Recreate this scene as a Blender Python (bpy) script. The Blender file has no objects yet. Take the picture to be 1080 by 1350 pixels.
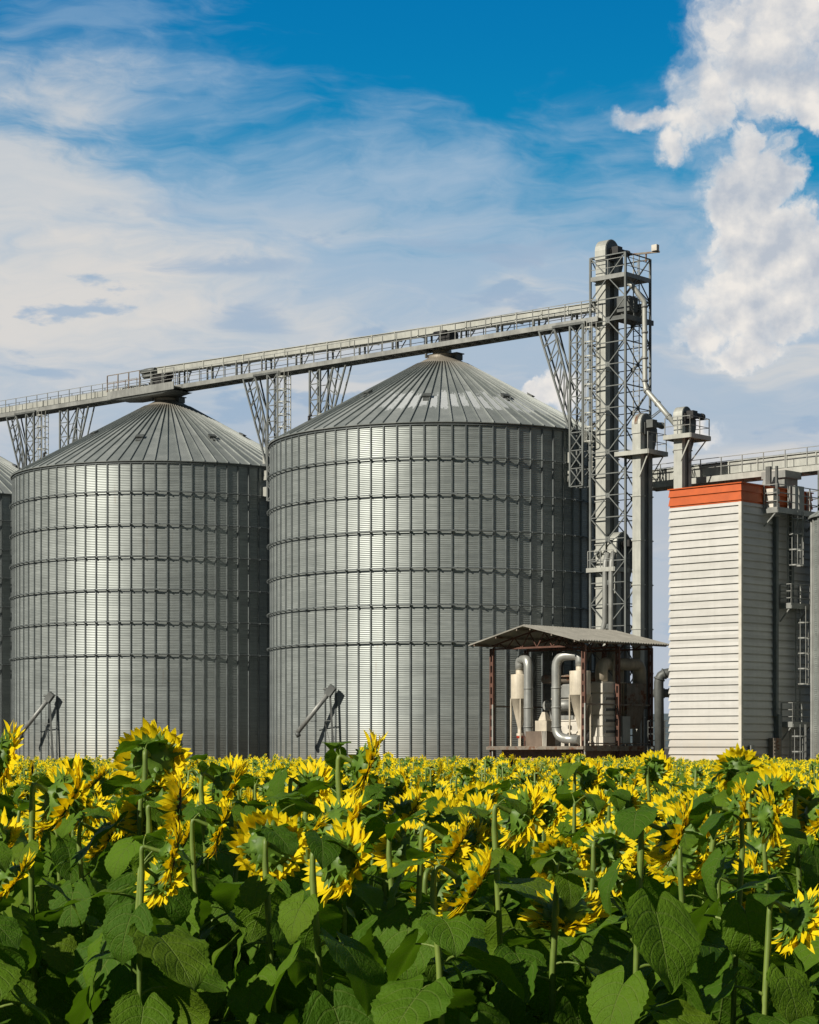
import bpy, math, random
import numpy as np
from mathutils import Vector, Matrix

R = math.radians
scene = bpy.context.scene
COL = scene.collection
random.seed(7)
F = 2800.0 / 1080.0            # focal length in picture widths
CAM_H = 1.9

# ------------------------------------------------------------------ mesh builder
class MB:
    def __init__(self):
        self.v = []; self.f = []; self.m = []; self.s = []
    def face(self, idx, mat=0, smooth=False):
        self.f.append(tuple(idx)); self.m.append(mat); self.s.append(smooth)
    def hexa(self, P, mat=0):
        b = len(self.v); self.v += [tuple(p) for p in P]
        for q in ((0,3,2,1),(4,5,6,7),(0,1,5,4),(1,2,6,5),(2,3,7,6),(3,0,4,7)):
            self.face([b+i for i in q], mat)
        return self
    def box(self, x0, x1, y0, y1, z0, z1, mat=0):
        return self.hexa([(x0,y0,z0),(x1,y0,z0),(x1,y1,z0),(x0,y1,z0),(x0,y0,z1),(x1,y0,z1),(x1,y1,z1),(x0,y1,z1)], mat)
    def beam(self, p, q, w=.08, h=None, mat=0, up=(0,0,1)):
        h = h or w
        p = Vector(p); q = Vector(q); d = (q-p)
        if d.length < 1e-6: return self
        d.normalize(); u = Vector(up)
        if abs(d.dot(u)) > .98: u = Vector((0,1,0))
        a = d.cross(u).normalized()*(w/2); b = a.cross(d).normalized()*(h/2)
        return self.hexa([p-a-b, p+a-b, p+a+b, p-a+b, q-a-b, q+a-b, q+a+b, q-a+b], mat)
    def tube(self, pts, r, n=8, mat=0, caps=True, smooth=True):
        pts = [Vector(p) for p in pts]; rs = r if isinstance(r, (list, tuple)) else [r]*len(pts)
        t0 = (pts[1]-pts[0]).normalized()
        a = t0.orthogonal().normalized()
        rings = []
        for i, p in enumerate(pts):
            if i == 0: t = pts[1]-pts[0]
            elif i == len(pts)-1: t = pts[-1]-pts[-2]
            else: t = (pts[i+1]-p).normalized()+(p-pts[i-1]).normalized()
            t.normalize()
            a = (a - t*a.dot(t)).normalized(); b = t.cross(a)
            base = len(self.v)
            for k in range(n):
                c = 2*math.pi*k/n
                self.v.append(tuple(p + a*(rs[i]*math.cos(c)) + b*(rs[i]*math.sin(c))))
            rings.append(base)
        for i in range(len(rings)-1):
            for k in range(n):
                k2 = (k+1) % n
                self.face((rings[i]+k, rings[i]+k2, rings[i+1]+k2, rings[i+1]+k), mat, smooth)
        if caps:
            self.face([rings[0]+k for k in reversed(range(n))], mat)
            self.face([rings[-1]+k for k in range(n)], mat)
        return self
    def lathe(self, prof, n=24, c=(0,0,0), mat=0, smooth=True, ax=None):
        # prof: (r, z) list; ax: 3x3 basis columns
        base = len(self.v)
        for r, z in prof:
            for k in range(n):
                t = 2*math.pi*k/n
                p = Vector((r*math.cos(t), r*math.sin(t), z))
                if ax is not None: p = ax @ p
                self.v.append((p.x+c[0], p.y+c[1], p.z+c[2]))
        for i in range(len(prof)-1):
            for k in range(n):
                k2 = (k+1) % n
                self.face((base+i*n+k, base+i*n+k2, base+(i+1)*n+k2, base+(i+1)*n+k), mat, smooth)
        return self
    def prism(self, outline, axis, a, b, mat=0):
        # outline: 2D points, extruded along axis ('x','y','z') from a to b
        def P(p, t):
            return {'x': (t, p[0], p[1]), 'y': (p[0], t, p[1]), 'z': (p[0], p[1], t)}[axis]
        n = len(outline); base = len(self.v)
        self.v += [P(p, a) for p in outline] + [P(p, b) for p in outline]
        self.face([base+i for i in reversed(range(n))], mat); self.face([base+n+i for i in range(n)], mat)
        for i in range(n):
            j = (i+1) % n
            self.face((base+i, base+j, base+n+j, base+n+i), mat)
        return self
    def mesh(self, name, mats):
        me = bpy.data.meshes.new(name)
        me.from_pydata(self.v, [], self.f)
        me.polygons.foreach_set('material_index', self.m)
        me.polygons.foreach_set('use_smooth', self.s)
        for m in (mats if isinstance(mats, (list, tuple)) else [mats]): me.materials.append(m)
        me.update()
        return me
    def build(self, name, mats, parent=None, loc=None, rz=None):
        return link(name, self.mesh(name, mats), parent, loc, rz)

def link(name, data, parent=None, loc=None, rz=None):
    o = bpy.data.objects.new(name, data); COL.objects.link(o)
    if parent is not None: o.parent = parent
    if loc is not None: o.location = loc
    if rz is not None: o.rotation_euler = (0, 0, rz)
    return o
def tag(o, label=None, cat=None, group=None, kind=None):
    if label: o['label'] = label
    if cat: o['category'] = cat
    if group: o['group'] = group
    if kind: o['kind'] = kind
    return o
def thing(name, label, cat, loc=(0,0,0), rz=0.0, group=None):
    return tag(link(name, None, None, loc, rz), label, cat, group)
def copy_tree(o, parent=None):
    kids = list(o.children)
    c = o.copy(); COL.objects.link(c)
    if parent is not None: c.parent = parent
    for k in kids: copy_tree(k, c)
    return c

# ------------------------------------------------------------------ node helpers
class X:
    """a shader-node socket that can be added, multiplied ... to build math nodes"""
    def __init__(self, nt, s): self.nt = nt; self.s = s
    def _m(self, op, *a, clamp=False):
        n = self.nt.nodes.new('ShaderNodeMath'); n.operation = op; n.use_clamp = clamp
        for i, v in enumerate((self,)+a):
            if isinstance(v, X): self.nt.links.new(v.s, n.inputs[i])
            else: n.inputs[i].default_value = v
        return X(self.nt, n.outputs[0])
    def __add__(self, o): return self._m('ADD', o)
    __radd__ = __add__
    def __sub__(self, o): return self._m('SUBTRACT', o)
    def __rsub__(self, o): return (self*-1.0)+o
    def __mul__(self, o): return self._m('MULTIPLY', o)
    __rmul__ = __mul__
    def __truediv__(self, o): return self._m('DIVIDE', o)
    def pow(self, o): return self._m('POWER', o)
    def max(self, o): return self._m('MAXIMUM', o)
    def min(self, o): return self._m('MINIMUM', o)
    def abs(self): return self._m('ABSOLUTE')
    def floor(self): return self._m('FLOOR')
    def fract(self): return self._m('FRACT')
    def sin(self): return self._m('SINE')
    def clamp(self): return self._m('ADD', 0.0, clamp=True)
    def atan2(self, o): return self._m('ARCTAN2', o)
    def sqrt(self): return self._m('SQRT')
    def step(self, e): return self._m('GREATER_THAN', e)
    def smooth(self, a, b):
        n = self.nt.nodes.new('ShaderNodeMapRange'); n.interpolation_type = 'SMOOTHSTEP'
        self.nt.links.new(self.s, n.inputs['Value'])
        n.inputs['From Min'].default_value = a; n.inputs['From Max'].default_value = b
        return X(self.nt, n.outputs[0])
def new(nt, kind, **kw):
    n = nt.nodes.new(kind)
    for k, v in kw.items(): setattr(n, k, v)
    return n
def put(nt, sock, v):
    if isinstance(v, X): nt.links.new(v.s, sock)
    elif hasattr(v, 'is_linked') or isinstance(v, bpy.types.NodeSocket): nt.links.new(v, sock)
    else: sock.default_value = v
def mix(nt, fac, a, b, blend='MIX'):
    n = new(nt, 'ShaderNodeMix', data_type='RGBA', blend_type=blend)
    put(nt, n.inputs[0], fac)
    for s, v in ((n.inputs[6], a), (n.inputs[7], b)):
        if isinstance(v, tuple): s.default_value = (*v, 1) if len(v) == 3 else v
        else: put(nt, s, v)
    return X(nt, n.outputs[2])
def noise(nt, vec, scale, detail=4, rough=.55, dim='3D', dist=0.0):
    n = new(nt, 'ShaderNodeTexNoise', noise_dimensions=dim)
    if vec is not None: put(nt, n.inputs['Vector'], vec)
    n.inputs['Scale'].default_value = scale; n.inputs['Detail'].default_value = detail
    n.inputs['Roughness'].default_value = rough; n.inputs['Distortion'].default_value = dist
    return X(nt, n.outputs['Fac'])
def vec3(nt, x, y, z):
    n = new(nt, 'ShaderNodeCombineXYZ')
    for i, v in enumerate((x, y, z)): put(nt, n.inputs[i], v)
    return X(nt, n.outputs[0])
def sep(nt, v):
    n = new(nt, 'ShaderNodeSeparateXYZ'); put(nt, n.inputs[0], v)
    return [X(nt, n.outputs[i]) for i in range(3)]
def objco(nt): return X(nt, new(nt, 'ShaderNodeTexCoord').outputs['Object'])
def scaled(nt, v, s):
    n = new(nt, 'ShaderNodeVectorMath', operation='MULTIPLY'); put(nt, n.inputs[0], v); n.inputs[1].default_value = s
    return X(nt, n.outputs[0])
def base_mat(name):
    m = bpy.data.materials.new(name); m.use_nodes = True
    nt = m.node_tree; b = nt.nodes['Principled BSDF']
    return m, nt, b
def put_color(nt, b, c):
    s = b.inputs['Base Color']
    if isinstance(c, tuple): s.default_value = (*c, 1)
    else: put(nt, s, c)
def bump(nt, b, h, strength, dist=.02):
    n = new(nt, 'ShaderNodeBump'); n.inputs['Strength'].default_value = strength; n.inputs['Distance'].default_value = dist
    put(nt, n.inputs['Height'], h); nt.links.new(n.outputs[0], b.inputs['Normal'])

def metal(name, col, metallic=.35, rough=.5, var=.25, rust=0.0, scale=1.2):
    m, nt, b = base_mat(name)
    co = objco(nt)
    n = noise(nt, co, scale, 5, .6)
    n2 = noise(nt, scaled(nt, co, (3, 3, .35)), 2.0, 4, .6)
    dark = tuple(c*(1-var) for c in col); lite = tuple(min(1, c*(1+var*.7)) for c in col)
    c = mix(nt, (n*.6+n2*.4).smooth(.35, .68), dark, lite)
    if rust:
        rn = noise(nt, co, 2.3, 6, .7)
        c = mix(nt, rn.smooth(.72-rust*.3, .8-rust*.2), c, (.16, .065, .028))
    put_color(nt, b, c); b.inputs['Metallic'].default_value = metallic
    put(nt, b.inputs['Roughness'], (n*.25)+(rough-.12))
    return m
def matte(name, col, rough=.75, var=.2, scale=1.5, bumps=0.0):
    m, nt, b = base_mat(name)
    co = objco(nt); n = noise(nt, co, scale, 6, .6)
    put_color(nt, b, mix(nt, n.smooth(.3, .7), tuple(c*(1-var) for c in col), tuple(min(1, c*(1+var)) for c in col)))
    b.inputs['Roughness'].default_value = rough
    if bumps: bump(nt, b, noise(nt, co, scale*8, 4), bumps)
    return m
# ------------------------------------------------------------------ camera, sun, sky
cam = bpy.data.cameras.new('camera'); camo = bpy.data.objects.new('camera', cam); COL.objects.link(camo)
camo.location = (0, 0, CAM_H); camo.rotation_euler = (R(90), 0, 0)
cam.sensor_fit = 'HORIZONTAL'; cam.sensor_width = 36; cam.lens = 36*F
cam.shift_y = (985-675)/1080; cam.clip_start = .1; cam.clip_end = 20000
scene.camera = camo

SUN_EL, SUN_AZ = 31.0, 231.0        # azimuth clockwise from +Y: behind the camera, to its left
sun = bpy.data.lights.new('sun', 'SUN'); suno = bpy.data.objects.new('sun', sun); COL.objects.link(suno)
sun.energy = 4.95; sun.angle = R(.55); sun.color = (1, .925, .80)
sd = Vector((math.sin(R(SUN_AZ))*math.cos(R(SUN_EL)), math.cos(R(SUN_AZ))*math.cos(R(SUN_EL)), math.sin(R(SUN_EL))))
suno.rotation_euler = sd.to_track_quat('Z', 'Y').to_euler(); suno.location = (-30, -40, 60)

def A(px): return math.atan((px-540)/2800)
def E(px, py): return math.atan((985-py)/2800*math.cos(A(px)))
w = bpy.data.worlds.new('World'); scene.world = w; w.use_nodes = True
nt = w.node_tree; nt.nodes.clear()
out = new(nt, 'ShaderNodeOutputWorld'); bg = new(nt, 'ShaderNodeBackground')
bg.inputs['Strength'].default_value = .1
nt.links.new(bg.outputs[0], out.inputs[0])
sky = new(nt, 'ShaderNodeTexSky', sky_type='NISHITA'); sky.sun_disc = False
sky.sun_elevation = R(SUN_EL); sky.sun_rotation = R(SUN_AZ); sky.dust_density = .3; sky.ozone_density = 4.0; sky.air_density = 1.0
d = X(nt, new(nt, 'ShaderNodeTexCoord').outputs['Generated'])
dx, dy, dz = sep(nt, d)
az = dx.atan2(dy); hyp = (dx*dx+dy*dy).sqrt(); el = dz.atan2(hyp)
p = vec3(nt, az, el, 0.0)
# a deep polarised blue, a little paler lower down
blue = mix(nt, el.smooth(.20, .36), (.003*10, .295*10, .535*10), (.0*10, .178*10, .440*10))
skyc = mix(nt, .985, X(nt, sky.outputs[0]), blue)
# --- thin veil of cirrus and grey stratus
ps = scaled(nt, p, (1, 2.2, 1))
wq = noise(nt, ps, 9, 3)
pw = vec3(nt, az*1.0+(wq-.5)*.12, el*2.2+(wq-.5)*.10, .3)
n1 = noise(nt, pw, 11, 9, .58)
n2 = noise(nt, scaled(nt, pw, (.55, 1.5, 1)), 26, 8, .62)
bound = (.283-az*.15).max(.2).min(.33)
veil = ((bound-el)+(n1-.5)*.16+(n2-.5)*.07).smooth(-.03, .05)
# a detached streak of cirrus above the veil on the camera's left
str_a = ((az+.15)/.075); str_e = ((el-.333-az*.02)/.011)
streak = (1.0-(str_a*str_a+str_e*str_e).sqrt()+(n2-.5)*2.2).smooth(0.0, 1.0)*.55
veil = (veil.max(streak)).clamp()
# opacity of the veil grows downwards
thick = ((.275-el+az*-.12)+(n1-.5)*.10).smooth(-.05, .09)
front = 1.0-az.abs().smooth(.45, 1.15)
veil_a = veil*(thick*.26+.72+(n2-.5)*.34)*front
# where the veil catches the warm light
wa = (az+.165)/.15; we = (el-.195)/.075
warm = (1.05-(wa*wa+we*we).sqrt()+(n1-.5)*2.2+(n2-.5)*.7).smooth(0.0, .95)*.9
wl = noise(nt, scaled(nt, pw, (.8, 2.6, 1)), 8, 7, .55)
warm2 = wl.smooth(.5, .66)*el.smooth(.05, .13)*(1.0-el.smooth(.2, .27))*.75
wa3 = (az+.19)/.11; we3 = (el-.240-az*-.1)/.055
warm3 = (1.1-(wa3*wa3+we3*we3).sqrt()+(n1-.5)*2.6+(n2-.5)*.8).smooth(0.0, 1.0)*.75
warm = warm.max(warm2).max(warm3)
gw = noise(nt, vec3(nt, az*1.0, el*2.6, 4.7), 15, 7, .55)
grey = gw.smooth(.56, .63)*(1.0-el.smooth(.235, .255))*.85
vc = mix(nt, el.smooth(.05, .30), (4.9, 5.4, 6.1), (3.5, 4.9, 6.4))
vc = mix(nt, warm, vc, (7.2, 6.9, 6.55))
# two long grey wisps under the veil
for gx, gy, rx_, ry_ in ((300, 345, 110, 18), (345, 424, 85, 24), (60, 500, 60, 10), (640, 330, 120, 16), (500, 425, 40, 10)):
    gu = (az+(wq-.5)*.05-A(gx))*(2800/rx_); gv = (el+(n1-.5)*.03-E(gx, gy))*(2800/ry_)
    grey = grey.max((1.0-(gu*gu+gv*gv).sqrt()+(n2-.5)*2.4).smooth(.0, .7)*.8)
vc = mix(nt, grey, vc, (3.5, 4.6, 6.0))
col = mix(nt, veil_a.clamp(), skyc, vc)
# --- cumulus bank
wx = noise(nt, p, 42, 6, .56); wy = noise(nt, vec3(nt, az, el, 9.1), 42, 6, .56)
vx = noise(nt, p, 130, 4); vy = noise(nt, vec3(nt, az, el, 3.7), 130, 4)
ca = az+(wx-.5)*.030+(vx-.5)*.007; ce = el+(wy-.5)*.030+(vy-.5)*.007
blobs = [(1000,50,100,98),(1065,10,90,100),(938,128,55,48),(1050,110,60,50),(868,160,70,20),(878,192,22,28),(905,165,45,30),(1075,150,40,25),
         (985,195,32,42),(982,262,64,78),(1015,225,48,50),(1005,330,92,90),(985,405,98,80),(1050,395,60,60),(1058,320,38,62),(1030,410,45,60),(925,440,45,36),(985,462,60,24),(1080,350,30,60),
         (700,522,42,18),(740,515,40,26),(905,570,50,18),(640,560,60,9)]
m = None
for bx, by, rx, ry in blobs:
    u = (ca-A(bx))*(2800/rx); v = (ce-E(bx, by))*(2800/ry)
    q = 1.0-(u*u+v*v)
    m = q if m is None else m.max(q)
bil = noise(nt, vec3(nt, ca, ce, 1.3), 85, 8, .52)
cum = (m+(bil-.5)*1.5-.03)
sfn = noise(nt, p, 14, 2).smooth(.36, .58)
ca_ = cum.smooth(-.10, .52)*(1.0-sfn)+cum.smooth(-.45, 1.05)*sfn
# puffs: brighter towards the sun (up and left), greyer underneath and inside
b1 = noise(nt, vec3(nt, az, el, 5.0), 60, 7, .55); b2 = noise(nt, vec3(nt, az+.006, el-.007, 5.0), 60, 7, .55)
b3 = noise(nt, vec3(nt, az, el, 7.0), 24, 4); b4 = noise(nt, vec3(nt, az+.014, el-.016, 7.0), 24, 4)
rim = (1.0-m.smooth(.0, .8))*.35
fineb = noise(nt, vec3(nt, ca, ce, 5.0), 190, 5, .6)
b5 = noise(nt, vec3(nt, az, el, 2.0), 13, 2); b6 = noise(nt, vec3(nt, az+.03, el-.034, 2.0), 13, 2)
lit = ((b1-b2)*1.9+(b3-b4)*2.2+(b5-b6)*1.6+.50+rim+(fineb-.5)*.22).clamp()
cc = mix(nt, lit, (4.95, 5.35, 6.0), (8.75, 8.3, 7.75))
thin = cum.smooth(-.1, .75)
cc = mix(nt, thin, (5.3, 6.0, 6.8), cc)
col = mix(nt, ca_*.96, col, cc)
# unseen grey cloud added overhead and behind to hold down fill, brighter rightwards
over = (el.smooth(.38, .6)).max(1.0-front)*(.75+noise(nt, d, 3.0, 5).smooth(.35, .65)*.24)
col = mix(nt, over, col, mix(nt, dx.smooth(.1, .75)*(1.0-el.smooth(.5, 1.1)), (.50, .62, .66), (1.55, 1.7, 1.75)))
# hazy foot of the sky
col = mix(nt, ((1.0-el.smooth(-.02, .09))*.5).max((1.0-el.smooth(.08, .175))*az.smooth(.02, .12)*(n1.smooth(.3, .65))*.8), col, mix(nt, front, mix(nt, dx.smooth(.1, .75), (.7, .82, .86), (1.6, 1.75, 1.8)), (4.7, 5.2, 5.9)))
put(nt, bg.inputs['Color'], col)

scene.view_settings.view_transform = 'Standard'; scene.view_settings.look = 'None'
scene.view_settings.exposure = 0.0; scene.view_settings.gamma = 1.0
cy = scene.cycles
cy.use_denoising = True; cy.max_bounces = 6; cy.diffuse_bounces = 3; cy.glossy_bounces = 3; cy.transmission_bounces = 3; cy.transparent_max_bounces = 4
cy.sample_clamp_indirect = 4.0
# ------------------------------------------------------------------ materials of the plant
def silo_wall_mat():
    m, nt, b = base_mat('galvanised_corrugated_wall')
    co = objco(nt); x, y, z = sep(nt, co)
    ang = y.atan2(x)*(84/(2*math.pi))
    row = ((z-8.14)/2.17)
    wn = new(nt, 'ShaderNodeTexWhiteNoise', noise_dimensions='2D')
    oi = X(nt, new(nt, 'ShaderNodeObjectInfo').outputs['Random'])
    put(nt, wn.inputs['Vector'], vec3(nt, ((ang+.5)/3.0).floor()+oi*50.0, (row*2.0).floor(), 0.0))
    wv = X(nt, wn.outputs['Value'])
    wn2 = new(nt, 'ShaderNodeTexWhiteNoise', noise_dimensions='2D')
    put(nt, wn2.inputs['Vector'], vec3(nt, (ang+.5).floor()+oi*31.0, row.floor(), 2.0))
    wv2 = X(nt, wn2.outputs['Value'])
    st = noise(nt, scaled(nt, co, (.5, .5, 9)), 1.2, 5, .65)       # rolled-sheet streaks
    ru = noise(nt, scaled(nt, co, (2.5, 2.5, .12)), 1.1, 5, .6)    # rain runs
    blot = noise(nt, co, .5, 4, .6)
    f = (wv*.07+wv2*.08+st*.62+ru*.18+blot*.2-.08)
    c = mix(nt, f.smooth(.26, .82), (.232, .258, .252), (.44, .48, .466))
    rs = noise(nt, scaled(nt, vec3(nt, ang*.8+oi*40.0, z*.07, oi*9.0), (1, 1, 1)), 1.3, 5, .65).smooth(.62, .74)*(noise(nt, co, .9, 4)).smooth(.4, .6)
    c = mix(nt, rs*.45, c, (.20, .15, .10))
    low = (1.0-z.smooth(1.0, 4.2))*.35
    c = mix(nt, (low*(ru+.4)).clamp(), c, (.20, .165, .12))
    put_color(nt, b, c); b.inputs['Metallic'].default_value = .42
    put(nt, b.inputs['Roughness'], .49+(st-.5)*.22+(wv2-.5)*.03)
    return m
def roof_mat(patches):
    m, nt, b = base_mat('galvanised_roof_sheet' + ('_peeling' if patches else ''))
    co = objco(nt); x, y, z = sep(nt, co)
    ang = y.atan2(x)*(84/(2*math.pi))
    wn = new(nt, 'ShaderNodeTexWhiteNoise', noise_dimensions='1D'); put(nt, wn.inputs['W'], (ang+.5).floor())
    wv = X(nt, wn.outputs['Value'])
    n = noise(nt, scaled(nt, co, (1, 1, .6)), .9, 5, .6)
    n2 = noise(nt, co, 7, 4, .6)
    c = mix(nt, (n*.6+wv*.25+n2*.15).smooth(.3, .7), (.235, .26, .253), (.365, .39, .378))
    top = z.smooth(25.6, 26.7)
    c = mix(nt, (top*(n2+.25)).clamp(), c, (.34, .31, .26))
    if patches:
        wn2 = new(nt, 'ShaderNodeTexWhiteNoise', noise_dimensions='1D'); put(nt, wn2.inputs['W'], (ang+.5).floor()+77.0)
        wv2 = X(nt, wn2.outputs['Value'])
        edge = noise(nt, vec3(nt, ang*2.2, z*2.4, 0.0), 1.6, 5, .6)
        across = ((ang+.5).fract()-.5).abs()
        band = ((z-22.15+(edge-.5)*1.0-wv2*.35).smooth(0, .12))*(1.0-(z-23.3-wv*.5+(edge-.5)*1.3).smooth(0, .15))
        band = band*(1.0-(across+(edge-.5)*.42).smooth(.30, .38))
        # only the side of the cone that turns towards the field keeps its old coat
        fa = y.atan2(x); side = (fa+R(62)).abs()
        band = band*(1.0-(side+(edge-.5)*.4).smooth(R(45), R(66)))
        c = mix(nt, band*.95, c, (.66, .69, .70))
    put_color(nt, b, c); b.inputs['Metallic'].default_value = .30
    put(nt, b.inputs['Roughness'], .42+n*.2)
    return m
M = {}
M['wall'] = silo_wall_mat()
M['roof'] = roof_mat(False); M['roof_peel'] = roof_mat(True)
M['stiff'] = metal('galvanised_post', (.15, .17, .172), .3, .5, .25)
M['steel'] = metal('galvanised_steel', (.30, .31, .295), .3, .52, .22)
M['truss'] = metal('aged_truss_steel', (.17, .185, .18), .3, .55, .25)
M['steel_dark'] = metal('weathered_steel', (.13, .14, .135), .3, .55, .3)
M['steel_lite'] = metal('bright_galvanised_sheet', (.46, .47, .43), .3, .5, .15)
M['rusty'] = metal('rusty_steel', (.25, .22, .18), .2, .65, .3, rust=.8)
M['black'] = matte('black_motor_paint', (.02, .02, .02), .5)
M['concrete'] = matte('concrete', (.32, .30, .27), .9, .2, 2.0, .3)
M['cream'] = metal('cream_painted_steel', (.60, .54, .43), .0, .5, .22, rust=.28)
M['white_box'] = matte('white_enamel', (.62, .59, .52), .5, .14)

ZE = 21.16; RS = 11.0; ZT = 27.05
RINGS = [19.05, 16.88, 14.7, 12.5, 10.32, 8.14]
def wall_mesh(rad, z0, z1, nseg, pitch, amp, name):
    nz = int((z1-z0)/pitch)*4
    zz = np.linspace(z0, z1, nz+1)
    rr = rad + amp*np.sin(2*np.pi*(zz-z0)/pitch)
    th = np.arange(nseg)*2*np.pi/nseg
    V = np.empty((nz+1, nseg, 3), np.float32)
    V[:, :, 0] = rr[:, None]*np.cos(th); V[:, :, 1] = rr[:, None]*np.sin(th); V[:, :, 2] = zz[:, None]
    i = np.arange(nz)[:, None]*nseg; k = np.arange(nseg)[None, :]; k2 = (k+1) % nseg
    Fq = np.stack([i+k, i+k2, i+nseg+k2, i+nseg+k], -1).reshape(-1, 4)
    me = bpy.data.meshes.new(name)
    me.vertices.add(V.size//3); me.vertices.foreach_set('co', V.ravel())
    me.loops.add(Fq.size); me.loops.foreach_set('vertex_index', Fq.ravel().astype(np.int32))
    me.polygons.add(len(Fq)); me.polygons.foreach_set('loop_start', np.arange(0, Fq.size, 4, dtype=np.int32))
    me.polygons.foreach_set('use_smooth', np.ones(len(Fq), bool))
    me.update(calc_edges=True)
    return me
def make_silo():
    root = thing('grain_silo', 'x', 'silo', (0, 0, 0), 0.0, 'round corrugated steel grain silos in a row')
    me = wall_mesh(RS, 0.0, ZE, 168, .112, .0125, 'silo_wall'); me.materials.append(M['wall'])
    link('wall', me, root)
    # conical roof with a standing rib on each seam
    b = MB(); n = 84
    re, rt = RS+.17, .95
    prof = [(re, ZE-.06), (re+.01, ZE-.02), (rt, ZT-.25)]
    b.lathe(prof, n*2, smooth=False)
    for k in range(n):
        t = 2*math.pi*(k+.5)/n; c, s = math.cos(t), math.sin(t)
        b.beam((c*(re+.03), s*(re+.03), ZE+.01), (c*1.75, s*1.75, ZT-.62), .035, .085, up=(0, 0, 1))
    roof = b.build('roof', M['roof'], root)
    MB().lathe([(1.75, ZT-.72), (1.78, ZT-.64), (.95, ZT-.18), (.95, ZT-.02), (1.02, ZT), (.62, ZT+.04), (.6, ZT+.36), (0, ZT+.37)], 40, smooth=False).build('roof_collar', metal('roof_collar_sheet', (.34, .31, .26), .3, .5, .2, rust=.25), root)
    # small louvred roof vents and vent stubs
    for k, (a, fr) in enumerate([(-98, .36), (-58, .40), (-20, .52), (-140, .5), (40, .5), (100, .45), (160, .4)]):
        vb = MB(); vb.box(-.24, .24, -.17, .17, 0, .18).box(-.28, .28, -.21, .21, .18, .22)
        vb.box(-.18, .18, -.62, -.30, 0, .10)
        r = rt+(re-rt)*(1-fr)
        z = ZT-.25+(ZE-.02-ZT+.25)*(1-fr)
        o = vb.build('roof_vent', M['steel_dark'], root, (r*math.cos(R(a)), r*math.sin(R(a)), z-.02))
        o.rotation_euler = (R(29), 0, R(a)+R(90))
    for a in (-12, -24, 20, 200):
        vb = MB(); vb.tube([(0, 0, -.1), (0, 0, .3)], .07, 8).tube([(0, 0, .3), (.2, 0, .36)], .08, 8)
        r = re-2.2 if a != -24 else re-1.0
        z = ZE+(re-r)*(ZT-ZE)/(re-rt)
        vb.build('vent_stub', M['black'], root, (r*math.cos(R(a)), r*math.sin(R(a)), z))
    # vertical hat-section posts
    pb = MB().prism([(-.06, .0), (-.038, .075), (.038, .075), (.06, .0)], 'z', .05, ZE-.12).mesh('stiffener', M['stiff'])
    for k in range(84):
        t = 2*math.pi*(k+.5)/84
        link('stiffener', pb, root, (RS*math.cos(t), RS*math.sin(t), 0), t-R(90))
    for zr in RINGS:
        g = MB()
        nn = 84
        pts = [((RS+.20)*math.cos(2*math.pi*(k+.5)/nn), (RS+.20)*math.sin(2*math.pi*(k+.5)/nn), zr) for k in range(nn)]
        g.tube(pts+[pts[0]], .042, 6, caps=False)
        for k in range(nn):
            t = 2*math.pi*(k+.5)/nn; c, s = math.cos(t), math.sin(t); px_, py_ = -s, c
            g.beam((c*(RS+.05), s*(RS+.05), zr), (c*(RS+.27), s*(RS+.27), zr), .07, .10)
            if k % 12 == 3:
                q = ((RS+.22)*c, (RS+.22)*s, zr); g.beam((q[0]-px_*.2, q[1]-py_*.2, zr), (q[0]+px_*.3, q[1]+py_*.3, zr), .09, .10)
        g.build('wind_girder', M['stiff'], root)
    g = MB().lathe([(RS+.02, ZE-.20), (RS+.10, ZE-.19), (RS+.10, ZE-.14), (RS+.02, ZE-.12)], 168, smooth=False)
    g.build('eave_ring', M['stiff'], root)
    MB().lathe([(RS+.5, -.3), (RS+.5, .22), (RS+.45, .26), (RS-.05, .26)], 96).build('foundation', M['concrete'], root)
    return root
SB = Vector((2.1, 136.6, 0)); SA = Vector((-17.5, 153.6, 0)); SC = SB+(SA-SB)*1.985
TH = math.atan2(-(SA-SB).y, -(SA-SB).x)          # local x runs along the row towards the lattice tower
silo_b = make_silo(); silo_b.location = SB
silo_b['label'] = 'largest round grain silo with pale peeling streaks on its cone roof, beside the open shed'
for o in silo_b.children:
    if o.name.startswith('roof') and o.type == 'MESH' and o.data.name == 'roof': peel = o
silo_a = copy_tree(silo_b); silo_a.location = SA
silo_a['label'] = 'round grain silo with an unbroken grey cone roof, under the conveyor motor'
silo_c = copy_tree(silo_b); silo_c.location = SC
silo_c['label'] = 'grain silo mostly cut off by the photo edge, only a dark strip showing'
peel.data = peel.data.copy(); peel.data.materials[0] = M['roof_peel']

# small silo at the far edge, cut off by the frame
sr = thing('small_silo', 'narrow corrugated silo beside the white clad tower, cut off by the photo', 'silo', (25.55, 116, 0))
me = wall_mesh(3.5, 0, 14.45, 96, .112, .0125, 'small_silo_wall'); me.materials.append(M['wall']); link('wall', me, sr)
b = MB().lathe([(3.72, 14.38), (3.72, 14.45), (.4, 16.35), (.4, 16.6), (0, 16.62)], 48, smooth=False)
for k in range(24):
    t = 2*math.pi*k/24; b.beam((3.7*math.cos(t), 3.7*math.sin(t), 14.48), (.42*math.cos(t), .42*math.sin(t), 16.36), .04, .1)
b.build('roof', M['roof'], sr)
pb = MB().prism([(-.07, 0), (-.05, .09), (.05, .09), (.07, 0)], 'z', .05, 14.35).mesh('stiffener', M['steel'])
for k in range(28):
    t = 2*math.pi*(k+.3)/28; link('stiffener', pb, sr, (3.5*math.cos(t), 3.5*math.sin(t), 0), t-R(90))

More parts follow.
